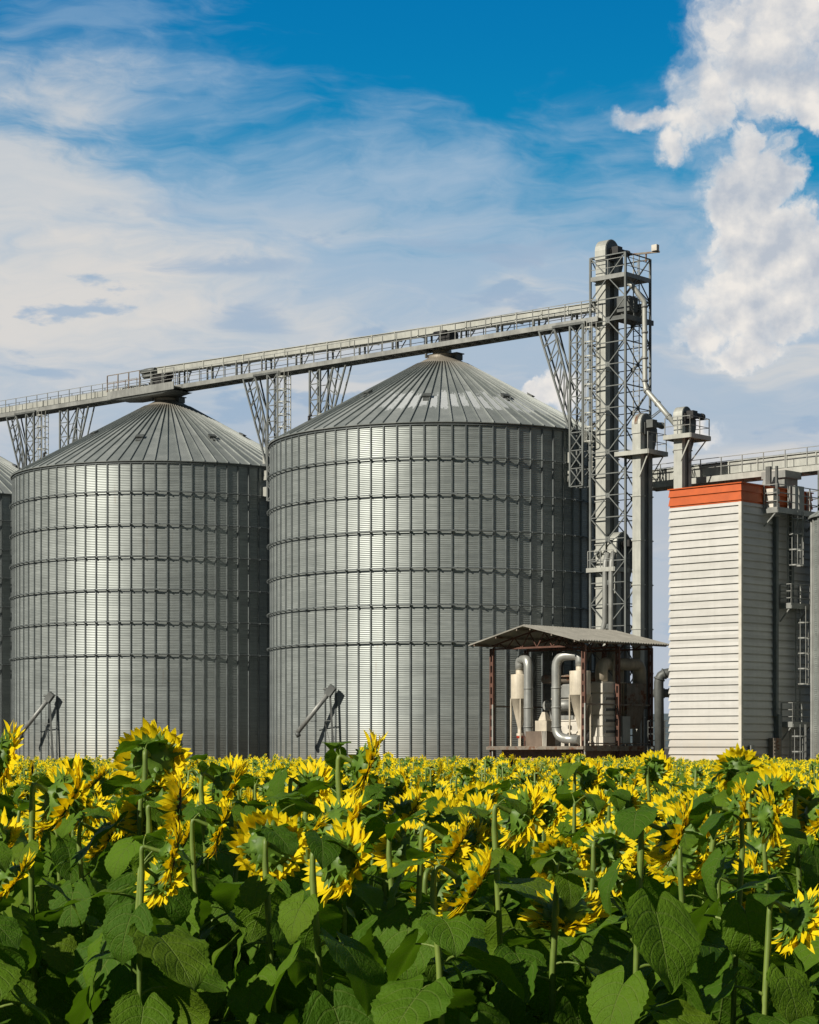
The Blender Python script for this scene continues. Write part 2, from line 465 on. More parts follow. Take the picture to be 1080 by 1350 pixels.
# slanting unloading augers at the silo feet (their tubes start on the wall)
def auger(sc, label):
    cx, cy = sc.x, sc.y
    def at(px, py, r):   # point on a cylinder of radius r about the silo axis, straight under that direction
        t = (px-540)/2800
        # ray x = t*y hits the circle at its near side
        a = t*t+1; bq = -2*(t*cx+cy); c = cx*cx+cy*cy-r*r
        y = (-bq-math.sqrt(max(0, bq*bq-4*a*c)))/(2*a)
        return Vector((t*y, y, CAM_H+(985-py)/2800*y))
    return at
def make_auger(sc, label, k, ox):
    at = auger(sc, label)
    X0 = lambda px, py, r: at(ox+(px-435)*k, 985+(py-985)*k, r)
    top = X0(435, 912, RS+.65); foot = X0(392, 966, RS+1.5)
    t = thing('unloading_auger', label, 'auger', (top.x, top.y, 0), 0, 'slanting unloading pipes at the silo feet')
    L = lambda v: v-Vector((top.x, top.y, 0))
    MB().tube([L(top), L(foot)], .15, 12).build('pipe', M['steel'], t)
    hd = MB(); d = (foot-top).normalized(); hd.beam(L(top)-d*.35+Vector((0, 0, .05)), L(top)+d*.25, .34, .42); hd.tube([L(top)+Vector((-.38, 0, .18)), L(top)+Vector((-.05, 0, .12))], .09, 8)
    hd.build('drive_head', M['steel_dark'], t)
    MB().tube([L(foot), L(foot)+Vector((.10, 0, -.26))], [.17, .13], 10).build('spout', M['steel_dark'], t)
    base = X0(441, 1010, RS+.5); MB().beam(L(top), L(base), .12, .12).build('post', M['steel_dark'], t)
    m1 = X0(405, 951, RS+.9); m2 = X0(437, 950, RS+.6)
    MB().beam(L(m1), L(m2), .05).build('strut', M['steel_dark'], t)
    q1 = X0(430, 925, RS+.4); q2 = X0(430, 1010, RS+.4)
    MB().beam(L(q1), L(q2), .03).beam(L(X0(428, 952, RS+.5)), L(X0(438, 990, RS+.5)), .02).build('guy_wire', M['steel_dark'], t)
make_auger(SB, 'slanting grey discharge pipe on a post at the foot of the largest silo', 1.0, 435)
make_auger(SA, 'slanting grey discharge pipe on a post at the silo under the conveyor motor', .885, 65)

# ------------------------------------------------------------------ lattice helpers
def lattice_plane(b, p0, p1, q0, q1, n, chord=.10, br=.055, cross=True, mat=0):
    """two chords p0-p1 and q0-q1 with rungs and diagonals between them"""
    p0, p1, q0, q1 = map(Vector, (p0, p1, q0, q1))
    b.beam(p0, p1, chord, mat=mat); b.beam(q0, q1, chord, mat=mat)
    for i in range(n):
        a0 = p0.lerp(p1, i/n); a1 = p0.lerp(p1, (i+1)/n); c0 = q0.lerp(q1, i/n); c1 = q0.lerp(q1, (i+1)/n)
        b.beam(a0, c0, br, mat=mat)
        b.beam(a0, c1, br, mat=mat)
        if cross: b.beam(c0, a1, br, mat=mat)
    b.beam(p1, q1, br, mat=mat)
def box_lattice(b, base, top, n, chord, br, cross=True):
    """base, top: 4 corners each"""
    for i in range(4):
        j = (i+1) % 4
        p0, p1, q0, q1 = map(Vector, (base[i], top[i], base[j], top[j]))
        b.beam(p0, p1, chord)
        for k in range(n):
            a0 = p0.lerp(p1, k/n); a1 = p0.lerp(p1, (k+1)/n); c0 = q0.lerp(q1, k/n); c1 = q0.lerp(q1, (k+1)/n)
            b.beam(a0, c0, br); b.beam(a0, c1, br)
            if cross: b.beam(c0, a1, br)
        b.beam(p1, q1, br)
def handrail(b, path, h=1.05, step=1.2, r=.035, mids=1, z=None):
    path = [Vector(p) for p in path]
    for a, c in zip(path[:-1], path[1:]):
        n = max(1, round((c-a).length/step))
        for i in range(n+1):
            q = a.lerp(c, i/n); b.beam(q, q+Vector((0, 0, h)), r*1.3)
        for m in range(mids+1):
            hh = h*(m+1)/(mids+1); b.beam(a+Vector((0, 0, hh)), c+Vector((0, 0, hh)), r)
    return b
def ladder_mesh(z0, z1, cage=True, wdt=.42):
    b = MB()
    for s in (-1, 1): b.beam((s*wdt/2, 0, z0), (s*wdt/2, 0, z1), .05)
    n = int((z1-z0)/.3)
    for i in range(n): b.beam((-wdt/2, 0, z0+.15+i*.3), (wdt/2, 0, z0+.15+i*.3), .035)
    if cage:
        zz = z0+2.2 if z1-z0 > 4 else z0+.8
        hoops = []
        while zz < z1-.05:
            pts = [(.40*math.sin(a)*1.0, -.40+.40*math.cos(a)-.02, zz) for a in [R(x) for x in range(30, 331, 30)]]
            for p, q in zip(pts[:-1], pts[1:]): b.beam(p, q, .02, .07)
            zz += .85
        zs = z0+2.2 if z1-z0 > 4 else z0+.8
        for a in (90, 135, 180, 225, 270):
            x, y = .40*math.sin(R(a)), -.42+.40*math.cos(R(a)); b.beam((x, y, zs), (x, y, z1), .03)
    return b

# ------------------------------------------------------------------ overhead conveyor along the silo row
ROW = dict(loc=SB, rz=TH)
LA = -(SA-SB).length                   # local x of the second silo
cv = thing('overhead_conveyor', 'long boxed conveyor gallery with railings running over the silo roofs into the lattice tower', 'conveyor', SB, TH)
ZW = 27.35
X0, X1 = LA-1.4, 13.3
YA, YB = -1.35, -.05                   # walkway edges; the near side is negative y
def ztop(x): return 29.25+(x-LA)*(28.62-29.25)/(13-LA)
b = MB()
x = X0
while x < X1-.1:
    x2 = min(x+2.0, X1)
    P = [(x, -.85, ztop(x)-.46), (x2-.02, -.85, ztop(x2)-.46), (x2-.02, -.2, ztop(x2)-.46), (x, -.2, ztop(x)-.46)]
    b.hexa(P+[(p[0], p[1], p[2]+.44) for p in P])
    for xx in (x+.04,):
        b.beam((xx, -.9, ztop(xx)-.24), (xx, -.15, ztop(xx)-.24), .09, .58)
    x = x2
b.beam((X0, -.52, ztop(X0)+.01), (X1, -.52, ztop(X1)+.01), .8, .04)
b.build('conveyor_trough', M['steel_lite'], cv)
x = X0+.6
while x < X1:
    b = MB()
    for yy in (-.8, -.28):
        b.beam((x, yy, ZW+.2), (x, yy, ztop(x)-.46), .10)
    b.beam((x, -.28, ZW+.25), (x+.7, -.28, ztop(x)-.5), .05)
    b.build('trough_stand', M['steel_dark'], cv)
    x += 2.9
b = MB()
for yy in (YA, YB): b.box(X0, X1, yy-.04, yy+.04, ZW, ZW+.30)
b.box(X0, X1, YA+.045, YB-.045, ZW+.20, ZW+.24)
x = X0
while x < X1: b.box(x, x+.08, YA+.045, YB-.045, ZW+.02, ZW+.19); x += .8
b.build('walkway', [M['steel']], cv)
handrail(MB(), [(X0, YA, ZW+.28), (X1, YA, ZW+.28)], 1.05, 1.25, .035).build('handrail', M['steel'], cv)
handrail(MB(), [(X0, YB+.02, ZW+.28), (X1, YB+.02, ZW+.28)], 1.05, 1.25, .03).build('handrail', M['steel_dark'], cv)
# drive motor, gearbox and chute above the silo under it
b = MB(); b.box(LA-1.5, LA-.6, -.95, -.1, ZW+1.35, ZW+1.95); b.tube([(LA-1.9, -.5, ZW+1.6), (LA-1.4, -.5, ZW+1.6)], .3, 14); b.tube([(LA-1.7, -1.0, ZW+1.75), (LA-.2, -1.0, ZW+1.75)], .16, 10)
b.build('drive_motor', M['steel_dark'], cv)
b = MB(); b.hexa([(LA-.5, -.85, ZW+.2), (LA+.3, -.85, ZW+.2), (LA+.3, -.2, ZW+.2), (LA-.5, -.2, ZW+.2), (LA-1.0, -.85, ZW+1.35), (LA+.9, -.85, ZW+1.35), (LA+.9, -.2, ZW+1.35), (LA-1.0, -.2, ZW+1.35)])
b.build('discharge_chute', M['black'], cv)
for cx in (LA, 0.0):
    b = MB(); b.tube([(cx+.1, -.45, ZT+.3), (cx+.1, -.45, ZW+.1)], .32, 12); b.box(cx+.7, cx+1.3, -.1, .5, ZT-.35, ZT+.02); b.box(cx+.62, cx+1.38, -.18, .58, ZT+.02, ZT+.08); b.tube([(cx+1.0, .2, ZT-.9), (cx+1.0, .2, ZT-.36)], .34, 12)
    b.beam((cx-.5, -1.0, ZT-.2), (cx-.5, -1.0, ZW), .12); b.beam((cx-.5, .1, ZT-.2), (cx-.5, .1, ZW), .12)
    b.build('inlet_spout', M['steel_dark'], cv)
b = MB(); xs, xe = LA-4.2, LA+2.9
b.box(xs, xe, YA-.75, YA-.68, ZW-.12, ZW+.42); b.box(xs, xe, YA-.67, YA-.06, ZW+.05, ZW+.1)
b.build('service_platform', M['steel'], cv)
b = MB(); b.hexa([(xs+1.6, YA-.6, ZW-.27), (xe-1.4, YA-.6, ZW-.27), (xe-1.4, YB, ZW-.27), (xs+1.6, YB, ZW-.27), (xs+.2, YA-.66, ZW-.13), (xe-.2, YA-.66, ZW-.13), (xe-.2, YB, ZW-.13), (xs+.2, YB, ZW-.13)]); b.build('platform_beam', M['steel_dark'], cv)
handrail(MB(), [(xs, YA-.72, ZW+.4), (LA-.7, YA-.72, ZW+.4)], 1.2, 1.1, .05).build('platform_rail', M['rusty'], cv)
handrail(MB(), [(LA-.7, YA-.72, ZW+.4), (xe, YA-.72, ZW+.4)], 1.0, 1.2, .035).build('platform_rail', M['steel'], cv)
b = MB(); b.box(.5, 1.4, -.95, -.05, ZW+.42, ZW+1.0); b.tube([(.2, -1.0, ZW+.95), (1.2, -1.0, ZW+.95)], .15, 10)
b.build('gate_motor', M['black'], cv)
# the lower gallery that carries on to the far end
lc = thing('lower_conveyor', 'lower open conveyor gallery with railings leaving the photo beyond the motor platform', 'conveyor', SB+Matrix.Rotation(TH, 3, 'Z') @ Vector((LA-3, 0, 0)), TH)
XL = -44.0
b = MB()
for yy in (YA, YB): b.box(XL, 2.0 if False else 1.5, yy-.04, yy+.04, ZW, ZW+.30)
b.box(XL, 1.5, YA+.045, YB-.045, ZW+.2, ZW+.24)
x = XL
while x < 1.4: b.box(x, x+.08, YA+.045, YB-.045, ZW+.02, ZW+.19); x += .8
b.build('walkway', M['steel'], lc)
b = MB(); x = XL
while x < 1.0: b.box(x, min(1.5, x+1.97), -.8, -.25, ZW+.42, ZW+.88); b.box(x+1.9, x+1.96, -.84, -.21, ZW+.38, ZW+.92); x += 2.0
b.build('conveyor_trough', M['steel_lite'], lc)
handrail(MB(), [(XL, YA, ZW+.28), (1.2, YA, ZW+.28)], 1.0, 1.25, .035).build('handrail', M['steel'], lc)
handrail(MB(), [(XL, YB+.02, ZW+.28), (1.2, YB+.02, ZW+.28)], 1.0, 1.25, .03).build('handrail', M['steel_dark'], lc)

# braced supports that stand on the silo edges and carry the gallery
def support(cx, sgn, label, off, low):
    """cx: local x of the silo, sgn: +1 towards the lattice tower"""
    t = thing('conveyor_support', label, 'lattice support', SB, TH, 'lattice supports under the conveyor')
    xa = cx+sgn*off; xb = xa+sgn*.95; y0, y1 = -1.45, -.75
    if off < 11: y0, y1 = -1.1, -.3
    z0, z1 = low, ZW-.02
    lo, hi = min(xa, xb), max(xa, xb)
    b = MB(); nb = max(4, int((z1-z0)/1.05)); lattice_plane(b, (lo, y0, z0), (lo, y0, z1), (hi, y0, z0), (hi, y0, z1), nb, .115, .06); lattice_plane(b, (lo, y1, z0), (lo, y1, z1), (hi, y1, z0), (hi, y1, z1), nb, .10, .045, False)
    b.build('upright_truss', M['truss'], t)
    # slanted truss spreading up towards the silo's crown
    zb = ZE+.35; sp = 2.35
    A0 = (xa-sgn*.12, y0, zb-.3); A1 = (xa-sgn*sp, y0, z1-.05); B0 = (xa-sgn*.05, y0, zb+2.0 if sgn > 0 else zb+1.2); B1 = (xa-sgn*(sp-1.15), y0, z1-.05)
    b = MB(); lattice_plane(b, A0, A1, B0, B1, 6, .105, .055, False)
    yy = y1-.25
    A0, A1, B0, B1 = [(p[0], yy, p[2]) for p in (A0, A1, B0, B1)]
    b.beam(A0, A1, .08); b.beam(B0, B1, .08)
    b.beam((xa, y0, z1-2.6), (xa-sgn*1.15, y0, z1-.1), .06)
    b.build('slanted_truss', M['truss'], t)
    b = MB(); b.box(lo-1.3 if sgn > 0 else hi-.2, hi+.2 if sgn > 0 else hi+1.3, y0-.1, y0+.05, z1-.02, z1+.12); b.build('head_beam', M['steel_dark'], t)
    if low < ZE:
        for k in range(3): MB().box(xa-sgn*.62, xa-sgn*.02, -1.3, -1.0, z0+.35+k*1.12, z0+1.0+k*1.12).build('wall_bracket', M['steel_lite'], t)
support(0, 1, 'lattice support bolted to the largest silo next to the tall lattice tower', 11.3, 17.6)
support(0, -1, 'lattice support rising behind the cone roof edge of the silo with peeling streaks', 9.75, ZE-.2)
support(LA, 1, 'lattice support in the dark gap between the two whole silos', 11.6, 18.7)
support(LA, -1, 'lattice support rising behind the grey cone roof of the silo under the conveyor motor', 9.75, ZE-.2)
support(2*LA*.9925, 1, 'lattice support above the silo that the photo edge cuts off', 11.3, 17.6)
for cx, lab in ((0, 'caged access ladder hanging between the largest silo and the lattice tower'), (LA, 'caged access ladder between the two lattice supports above the gap of the whole silos'), (2*LA*.9925, 'caged access ladder between the lattice supports nearest the photo edge')):
    t = thing('access_ladder', lab, 'ladder', SB+Matrix.Rotation(TH, 3, 'Z') @ Vector((cx+(12.75 if cx == 0 else 13.05), -.9, 0)), TH, 'caged ladders up to the conveyor')
    l = ladder_mesh(18.0, ZW+.1, True); l.build('ladder', M['steel_lite'], t)
ROT = lambda a, v: Matrix.Rotation(a, 3, 'Z') @ Vector(v)
# ------------------------------------------------------------------ lattice tower
TC = SB+ROT(TH, (13.97, 0, 0))
tw = thing('lattice_tower', 'tall square lattice tower of thin crossed steel bars rising above the silos', 'lattice tower', TC, TH)
HW = 1.28; HT = 31.2; BAY = 2.6
crn = [(-HW, -HW), (HW, -HW), (HW, HW), (-HW, HW)]
for c in crn: MB().beam((*c, 0), (*c, HT), .12).build('corner_post', M['truss'], tw)
for i in range(4):
    (xa, ya), (xb, yb) = crn[i], crn[(i+1) % 4]
    b = MB(); z = HT-12*BAY
    zs = [HT-k*BAY for k in range(13)]
    for k in range(12):
        z1, z0 = zs[k], zs[k+1]
        if z0 < -.1: z0 = 0
        b.beam((xa, ya, z0), (xb, yb, z1), .055); b.beam((xb, yb, z0), (xa, ya, z1), .055)
        b.beam((xa, ya, z1), (xb, yb, z1), .06); b.beam((xa, ya, (z0+z1)/2), (xb, yb, (z0+z1)/2), .05)
        m = Vector(((xa+xb)/2, (ya+yb)/2, (z0+z1)/2))
        dv = Vector((xb-xa, yb-ya, 0)).normalized()
        b.beam(m-dv*.14, m+dv*.14, .03, .28)
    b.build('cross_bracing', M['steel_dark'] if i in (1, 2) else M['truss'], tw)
b = MB(); b.box(-HW, HW, -HW, HW, 29.82, 29.87)
for (q0, q1) in (((-HW, -HW), (HW, -HW)), ((HW, -HW), (HW, HW))): b.beam((*q0, 29.9), (*q1, 29.9), .10, .26)
b.build('upper_platform', M['steel'], tw)
b = MB(); b.box(-.2, HW, -HW+.1, HW+.35, 27.45, 27.5); b.beam((-.2, -HW+.1, 27.4), (HW, -HW+.1, 27.4), .1, .28); b.beam((HW, -HW, 27.4), (HW, HW+.3, 27.4), .1, .3)
b.build('lower_platform', M['steel_dark'], tw)
b = MB(); b.box(.1, 1.0, -.5, .4, 27.9, 28.8); b.tube([(.2, .5, 28.3), (.9, 1.0, 28.3)], .22, 10); b.box(-.4, .1, .3, 1.1, 27.5, 28.5); b.box(.3, 1.1, .5, 1.1, 27.5, 28.2)
b.build('diverter_machine', M['steel_dark'], tw)
handrail(MB(), [(-HW, -HW, 29.95), (HW, -HW, 29.95), (HW, HW, 29.95)], 1.0, 1.3, .03).build('handrail', M['steel'], tw)
handrail(MB(), [(HW, -HW, 27.5), (HW, HW, 27.5)], 1.0, .9, .03).build('handrail', M['steel_dark'], tw)
l = ladder_mesh(3, HT+.2, False); o = l.build('ladder', M['steel'], tw, (HW-.5, .55, 0)); 
b = MB(); b.beam((-.3, HW-.4, HT+.42), (HW+.55, HW+.2, HT+.42), .10); b.beam((HW-.3, HW, HT-.1), (HW-.3, HW, HT+.4), .08)
b.build('boom', M['rusty'], tw)
b = MB(); b.box(HW+.12, HW+.50, HW-.05, HW+.22, HT+.48, HT+.84)
b.build('floodlight', M['white_box'], tw)

# ------------------------------------------------------------------ bucket elevators
def elevator(label, loc, rz, H, ax, ay, casing, plat=None, head=True, flange=2.6, motor=True, stripe=False, cut=0.0):
    t = thing('bucket_elevator', label, 'elevator', loc, rz, 'bucket elevators')
    zh = H-ay*1.05
    for k, (y0, y1) in enumerate(((-ay, -ay+casing), (ay-casing, ay))):
        b = MB(); b.box(-ax, ax, y0, y1, 0, zh-.5)
        z = 1.0
        while z < zh-.7:
            b.box(-ax-.045, ax+.045, y0-.045, y1+.045, z, z+.07); z += flange
        b.build('casing', M['steel_lite'] if k == 0 else M['steel'], t)
    b = MB(); z = 1.0
    while z < zh-.7: b.box(-ax+.08, ax-.08, -ay+casing, ay-casing, z-.05, z+.12); z += flange
    b.box(-ax+.06, ax-.06, -ay+casing+.01, ay-casing-.01, 0, zh-.6)
    b.build('casing_infill', M['steel_dark'], t)
    # head with a half-round hood
    ol = [(-ay*1.08, zh-.55), (ay*1.08, zh-.55)]+[(ay*1.08*math.cos(R(a)), zh+ay*1.08*math.sin(R(a))) for a in range(0, 181, 12)]
    b = MB().prism(ol, 'x', -ax*1.06, ax*1.06); hd = b.build('head', M['steel_lite'], t)
    sm = MB()
    for sx in (-1, 1):
        ol2 = [(p[0]*.93, zh-.1+(p[1]-zh+.1)*.93) for p in ol]
        sm.prism(ol2, 'x', sx*ax*1.06, sx*(ax*1.06+.03))
    sm.build('cheek_plate', M['stiff'], hd)
    if stripe:
        sb = MB()
        n = 12
        for i in range(n):
            a0, a1 = R(180-i*7.5), R(180-(i+1)*7.5); r = ay*1.08+.012
            sb.hexa([(-.1, r*math.cos(a0), zh+r*math.sin(a0)), (.1, r*math.cos(a0), zh+r*math.sin(a0)), (.1, r*math.cos(a1), zh+r*math.sin(a1)), (-.1, r*math.cos(a1), zh+r*math.sin(a1))]+[(x, (r+.02)*math.cos(a), zh+(r+.02)*math.sin(a)) for x, a in ((-.1, a0), (.1, a0), (.1, a1), (-.1, a1))])
        sb.build('rusty_band', M['rusty'], hd)
    if motor:
        b = MB(); b.tube([(ax, 0, zh), (ax+.22, 0, zh)], .2, 12); b.box(ax+.12, ax+.58, -.22, .25, zh-.22, zh+.24); b.tube([(ax+.35, .2, zh+.02), (ax+.35, .95, zh+.02)], .17, 12); b.tube([(ax+.35, .95, zh+.02), (ax+.35, 1.15, zh+.02)], .2, 12)
        b.box(ax+.06, ax+.12, -.35, .3, zh-.6, zh+.1)
        b.build('drive_motor', M['black'] if not stripe else M['steel_dark'], t)
    # discharge throat on the down side
    b = MB(); b.prism([(ay*1.0, zh+.35), (ay*1.0+.55, zh-.15), (ay+.55, zh-.6), (ay+.1, zh-1.9), (ay*.95, zh-1.9)], 'x', -ax*.85, ax*.85)
    b.build('discharge_throat', M['steel_dark'], t)
    if plat:
        zp, x0, x1, y0, y1, rail = plat
        b = MB(); b.box(x0, x1, y0, y1, zp-.02, zp+.03)
        for q in ((x0, y0, x1, y0), (x1, y0, x1, y1), (x0, y1, x1, y1), (x0, y0, x0, y1)): b.beam((q[0], q[1], zp-.06), (q[2], q[3], zp-.06), .10, .26)
        b.beam((x1-.1, y0+.2, zp-.1), (ax, y0+.2, zp-1.5), .07); b.beam((x1-.1, y1-.2, zp-.1), (ax, ay*.6, zp-1.5), .07); b.beam((0, y1-.1, zp-.1), (0, ay, zp-1.4), .07)
        pl = b.build('service_platform', M['steel_lite'], t)
        handrail(MB(), [(*q, zp+.03) for q in rail], 1.05, .95, .035).build('handrail', M['steel'], pl)
    b = MB(); b.box(-ax*1.3, ax*1.3, -ay*1.15, ay*1.15, .0, .9); b.build('boot', M['steel_dark'], t)
    return t
elevator('tallest bucket elevator, its pale casing rising inside the lattice tower', SB+ROT(TH, (13.97-.75, -.3, 0)), TH, 32.35, .36, .68, .46, None)
elevator('bucket elevator with a rusty band round its hood, standing behind the shed roof', Vector((13.71, 124.95, 0)), TH, 21.5, .29, .62, .40, (19.2, -1.3, 1.05, -.95, 1.05, [(-.1, 1.0), (1.0, 1.0), (1.0, -.9)]), stripe=True)
elevator('bucket elevator with a railed round-headed top rising behind the white clad tower', Vector((15.95, 124.0, 0)), TH, 21.75, .29, .50, .32, (20.0, -.75, 1.1, -.85, 1.25, [(-.7, -.8), (1.05, -.8), (1.05, 1.2), (-.3, 1.2)]))
e4 = elevator('short bucket elevator with two bent pipes, tucked inside the foot of the lattice tower', SB+ROT(TH, (13.97+.12, -.28+.0, 0)), TH, 14.75, .31, .70, .44, (12.55, -1.6, .4, -1.1, .4, [(-1.55, -1.05), (.3, -1.05)]), motor=True)
b = MB()
for k, x0 in enumerate((-.32, .12)):
    pts = [(x0, -.75, 13.5), (x0, -.95, 12.9), (x0, -1.0, 12.2), (x0, -1.0, 9.4-k*.6), (x0-.15, -1.0, 8.9-k*.6), (x0-1.5-.1*k, -1.0, 7.0)]
    if k: pts = pts[:4]+[(x0-.1, -1.0, 8.2), (x0-.9, -1.0, 6.4)]
    b2 = MB().tube(pts, .17, 10); b2.build('spout_pipe', M['steel'], e4)
MB().tube([(-1.0, -.9, 13.55), (-1.0, -.6, 13.55)], .22, 16).tube([(-1.0, -.95, 13.55), (-1.0, -.9, 13.55)], .12, 12).build('fan', M['steel_lite'], e4)

# pipe that falls from the tower head to the elevator behind the clad tower
def at(px, py, Y): return Vector(((px-540)/2800*Y, Y, CAM_H+(985-py)/2800*Y))
dp = [at(826, 370, 126.3), at(834, 377, 126.2), at(845, 392, 126.1), at(849.5, 397, 126.1), at(850, 402, 126.1), at(850.5, 505, 126.1), at(852, 514, 126.0), at(870, 535, 125.2), at(896, 566, 124.2)]
t = thing('grain_pipe', 'pale bent pipe falling down the lattice tower and slanting to a railed elevator', 'pipe', (dp[5].x, dp[5].y, 0))
L = [p-Vector((dp[5].x, dp[5].y, 0)) for p in dp]
MB().tube(L, .155, 12).build('pipe', M['steel_lite'], t)
b = MB()
for i, k in ((4, 5), (6, 8)):
    for f in (.02, .35, .68, .97):
        q = L[i].lerp(L[k], f); dd = (L[k]-L[i]).normalized(); b.tube([q-dd*.06, q+dd*.06], .20, 12)
b.build('pipe_collar', M['steel'], t)
q = L[7].lerp(L[8], .15)
MB().beam(q, q+Vector((-1.0, 1.0, -.75)), .05).beam(q+Vector((0, 0, .1)), q+Vector((-1.0, 1.0, -.6)), .04).build('stay', M['steel_dark'], t)

# ------------------------------------------------------------------ second conveyor, behind the clad tower
BZ = -math.atan2(.695, .719)
cz = Vector((16.35, 126.9, 0))
c2 = thing('overhead_conveyor', 'lower conveyor gallery with railings passing behind the top of the white clad tower', 'conveyor', cz, BZ)
b = MB(); Z2 = 17.45; xa, xb = -2.6, 24
for yy in (-.75, .75): b.box(xa, xb, yy-.05, yy+.05, Z2, Z2+.34)
b.box(xa, xb, -.69, .69, Z2+.22, Z2+.26)
x = xa
while x < xb-.2: b.box(x, x+.08, -.69, .69, Z2+.02, Z2+.21); x += .8
b.build('walkway', M['steel_lite'], c2)
b = MB(); x = xa
while x < xb: b.box(x, x+1.96, .0, .6, Z2+.5, Z2+1.12); b.box(x+1.9, x+1.98, -.05, .65, Z2+.45, Z2+1.17); x += 2.0
b.box(xa, xb, -.02, .62, Z2+1.19, Z2+1.22)
b.build('conveyor_trough', M['steel_lite'], c2)
x = xa+.5
while x < xb: MB().box(x, x+.1, .1, .52, Z2+.27, Z2+.5).build('trough_stand', M['steel_dark'], c2); x += 2.0
handrail(MB(), [(xa, -.75, Z2+.34), (xb, -.75, Z2+.34)], 1.05, 1.5, .035).build('handrail', M['steel'], c2)
handrail(MB(), [(xa, .8, Z2+.34), (xb, .8, Z2+.34)], 1.05, 1.5, .035).build('handrail', M['steel'], c2)
b = MB(); b.tube([(-.2, -.55, 19.6), (.1, -.1, 18.6)], .16, 10); b.box(-.2, .4, -.35, .3, 18.4, 18.7)
b.build('inlet_spout', M['steel_dark'], c2)
# frame standing behind the small silo that carries the gallery
fr = cz+ROT(BZ, (11.2, 0, 0))
t = thing('conveyor_support', 'open post frame under the lower conveyor beside the narrow silo', 'lattice support', fr, BZ)
b = MB()
for yy in (-.7, .7):
    for xx in (-1.2, 1.2): b.beam((xx, yy, 0), (xx, yy, Z2-.01), .14)
for z in (3, 6, 9, 12, 14.4, 16.0):
    for yy in (-.7, .7): b.beam((-1.2, yy, z), (1.2, yy, z), .1)
    for xx in (-1.2, 1.2): b.beam((xx, -.7, z), (xx, .7, z), .08)
b.build('frame', M['steel_dark'], t)

# ------------------------------------------------------------------ white clad tower (grain dryer)
BL = Vector((17.95, 115, 0)); BWX, BWY = 4.75, 6.78; BH = 16.2
bd = thing('clad_tower', 'white tower block clad in horizontal boards with an orange band round its top', 'building', BL, BZ)
# local: near corner at the origin, walls towards -x and +y
mw, nt, pb_ = base_mat('white_lap_cladding')
co = objco(nt); xx_, yy_, zz_ = sep(nt, co)
nn_ = noise(nt, scaled(nt, co, (.6, .6, 2.5)), 1.2, 6, .65); run = noise(nt, scaled(nt, co, (3, 3, .10)), 1.3, 5, .6)
wn = new(nt, 'ShaderNodeTexWhiteNoise', noise_dimensions='1D'); put(nt, wn.inputs['W'], (zz_/.4225).floor())
c_ = mix(nt, (nn_*.5+run*.3+X(nt, wn.outputs['Value'])*.25).smooth(.3, .75), (.48, .475, .45), (.61, .605, .58))
c_ = mix(nt, ((1.0-zz_.smooth(.5, 4.5))*(run*.9)).clamp(), c_, (.47, .40, .31))
put_color(nt, pb_, c_); pb_.inputs['Roughness'].default_value = .5
mo = matte('orange_cladding', (.52, .095, .012), .5, .10)
M['lap'] = mw; M['orange'] = mo
def lap_wall(b, z0, z1, pitch, mat=0):
    """courses of lapped boards all round; each board leans out towards its lower edge"""
    z = z0; 
    def ring(o): return [(-BWX-o, -o), (o, -o), (o, BWY+o), (-BWX-o, BWY+o)]
    while z < z1-.01:
        zt = min(z+pitch, z1)
        lo, hi = ring(.085), ring(.03)
        base = len(b.v)
        b.v += [(*p, z+.085) for p in lo]+[(*p, zt) for p in hi]+[(*p, z+.085) for p in ring(.0)]
        for i in range(4):
            j = (i+1) % 4
            b.face((base+i, base+j, base+4+j, base+4+i), mat)
            b.face((base+8+i, base+8+j, base+j, base+i), mat)
        z += pitch
b = MB(); b.box(-BWX, 0, 0, BWY, 0, BH-.02)
lap_wall(b, .15, 15.2, .4225); b.build('wall', mw, bd)
b = MB(); b.box(-BWX-.02, .02, -.02, BWY+.02, 15.21, BH); lap_wall(b, 15.22, BH, .49)
b.box(-BWX-.12, .12, -.12, BWY+.12, BH, BH+.06)
b.build('orange_band', mo, bd)
b = MB(); b.box(-.09, .10, -.10, .09, .1, 15.2); b.build('corner_trim', M['white_box'], bd)
# attachments on the wall that faces away from the sun
def plat(y0, y1, zp, dpt, h=1.3, braces=True):
    b = MB(); b.box(.1, dpt, y0, y1, zp-.02, zp+.03); b.beam((dpt, y0, zp), (dpt, y1, zp), .07, .3); b.beam((.1, y0, zp), (dpt, y0, zp), .07, .3); b.beam((.1, y1, zp), (dpt, y1, zp), .07, .3)
    if braces:
        for y in (y0+.05, y1-.05): b.beam((dpt-.1, y, zp-.1), (.1, y, zp-.85), .07)
    o = b.build('service_platform', M['steel'], bd)
    handrail(MB(), [(.12, y0, zp+.05), (dpt, y0, zp+.05), (dpt, y1, zp+.05), (.12, y1, zp+.05)], h, 1.1, .045, 2).build('handrail', M['steel'], o)
plat(2.0, 6.2, 14.85, 1.0, 1.35)
plat(3.55, 5.4, 9.7, .85, 1.15)
plat(3.7, 5.5, 3.15, .85, 1.15)
def blad(y, z0, z1):
    o = ladder_mesh(z0, z1, True).build('ladder', M['steel'], bd, (.42, y, 0)); o.rotation_euler = (0, 0, R(90))
blad(4.05, 9.75, 14.9); blad(4.85, 3.2, 9.7); blad(4.3, 0, 3.15)
MB().box(.1, .32, 2.9, 3.12, 3.6, 14.6).build('cable_duct', M['stiff'], bd)
MB().box(.1, .30, 4.48, 4.66, 9.8, 14.9).build('cable_duct', M['stiff'], bd)
MB().box(.1, .40, 3.0, 3.3, 0, 3.7).build('cable_duct', M['stiff'], bd)
b = MB(); b.box(.1, .45, 2.45, 3.15, .5, 2.4)
for k in range(9): b.box(.455, .50, 2.5, 3.1, .62+k*.19, .72+k*.19)
b.build('louvre', M['rusty'], bd)
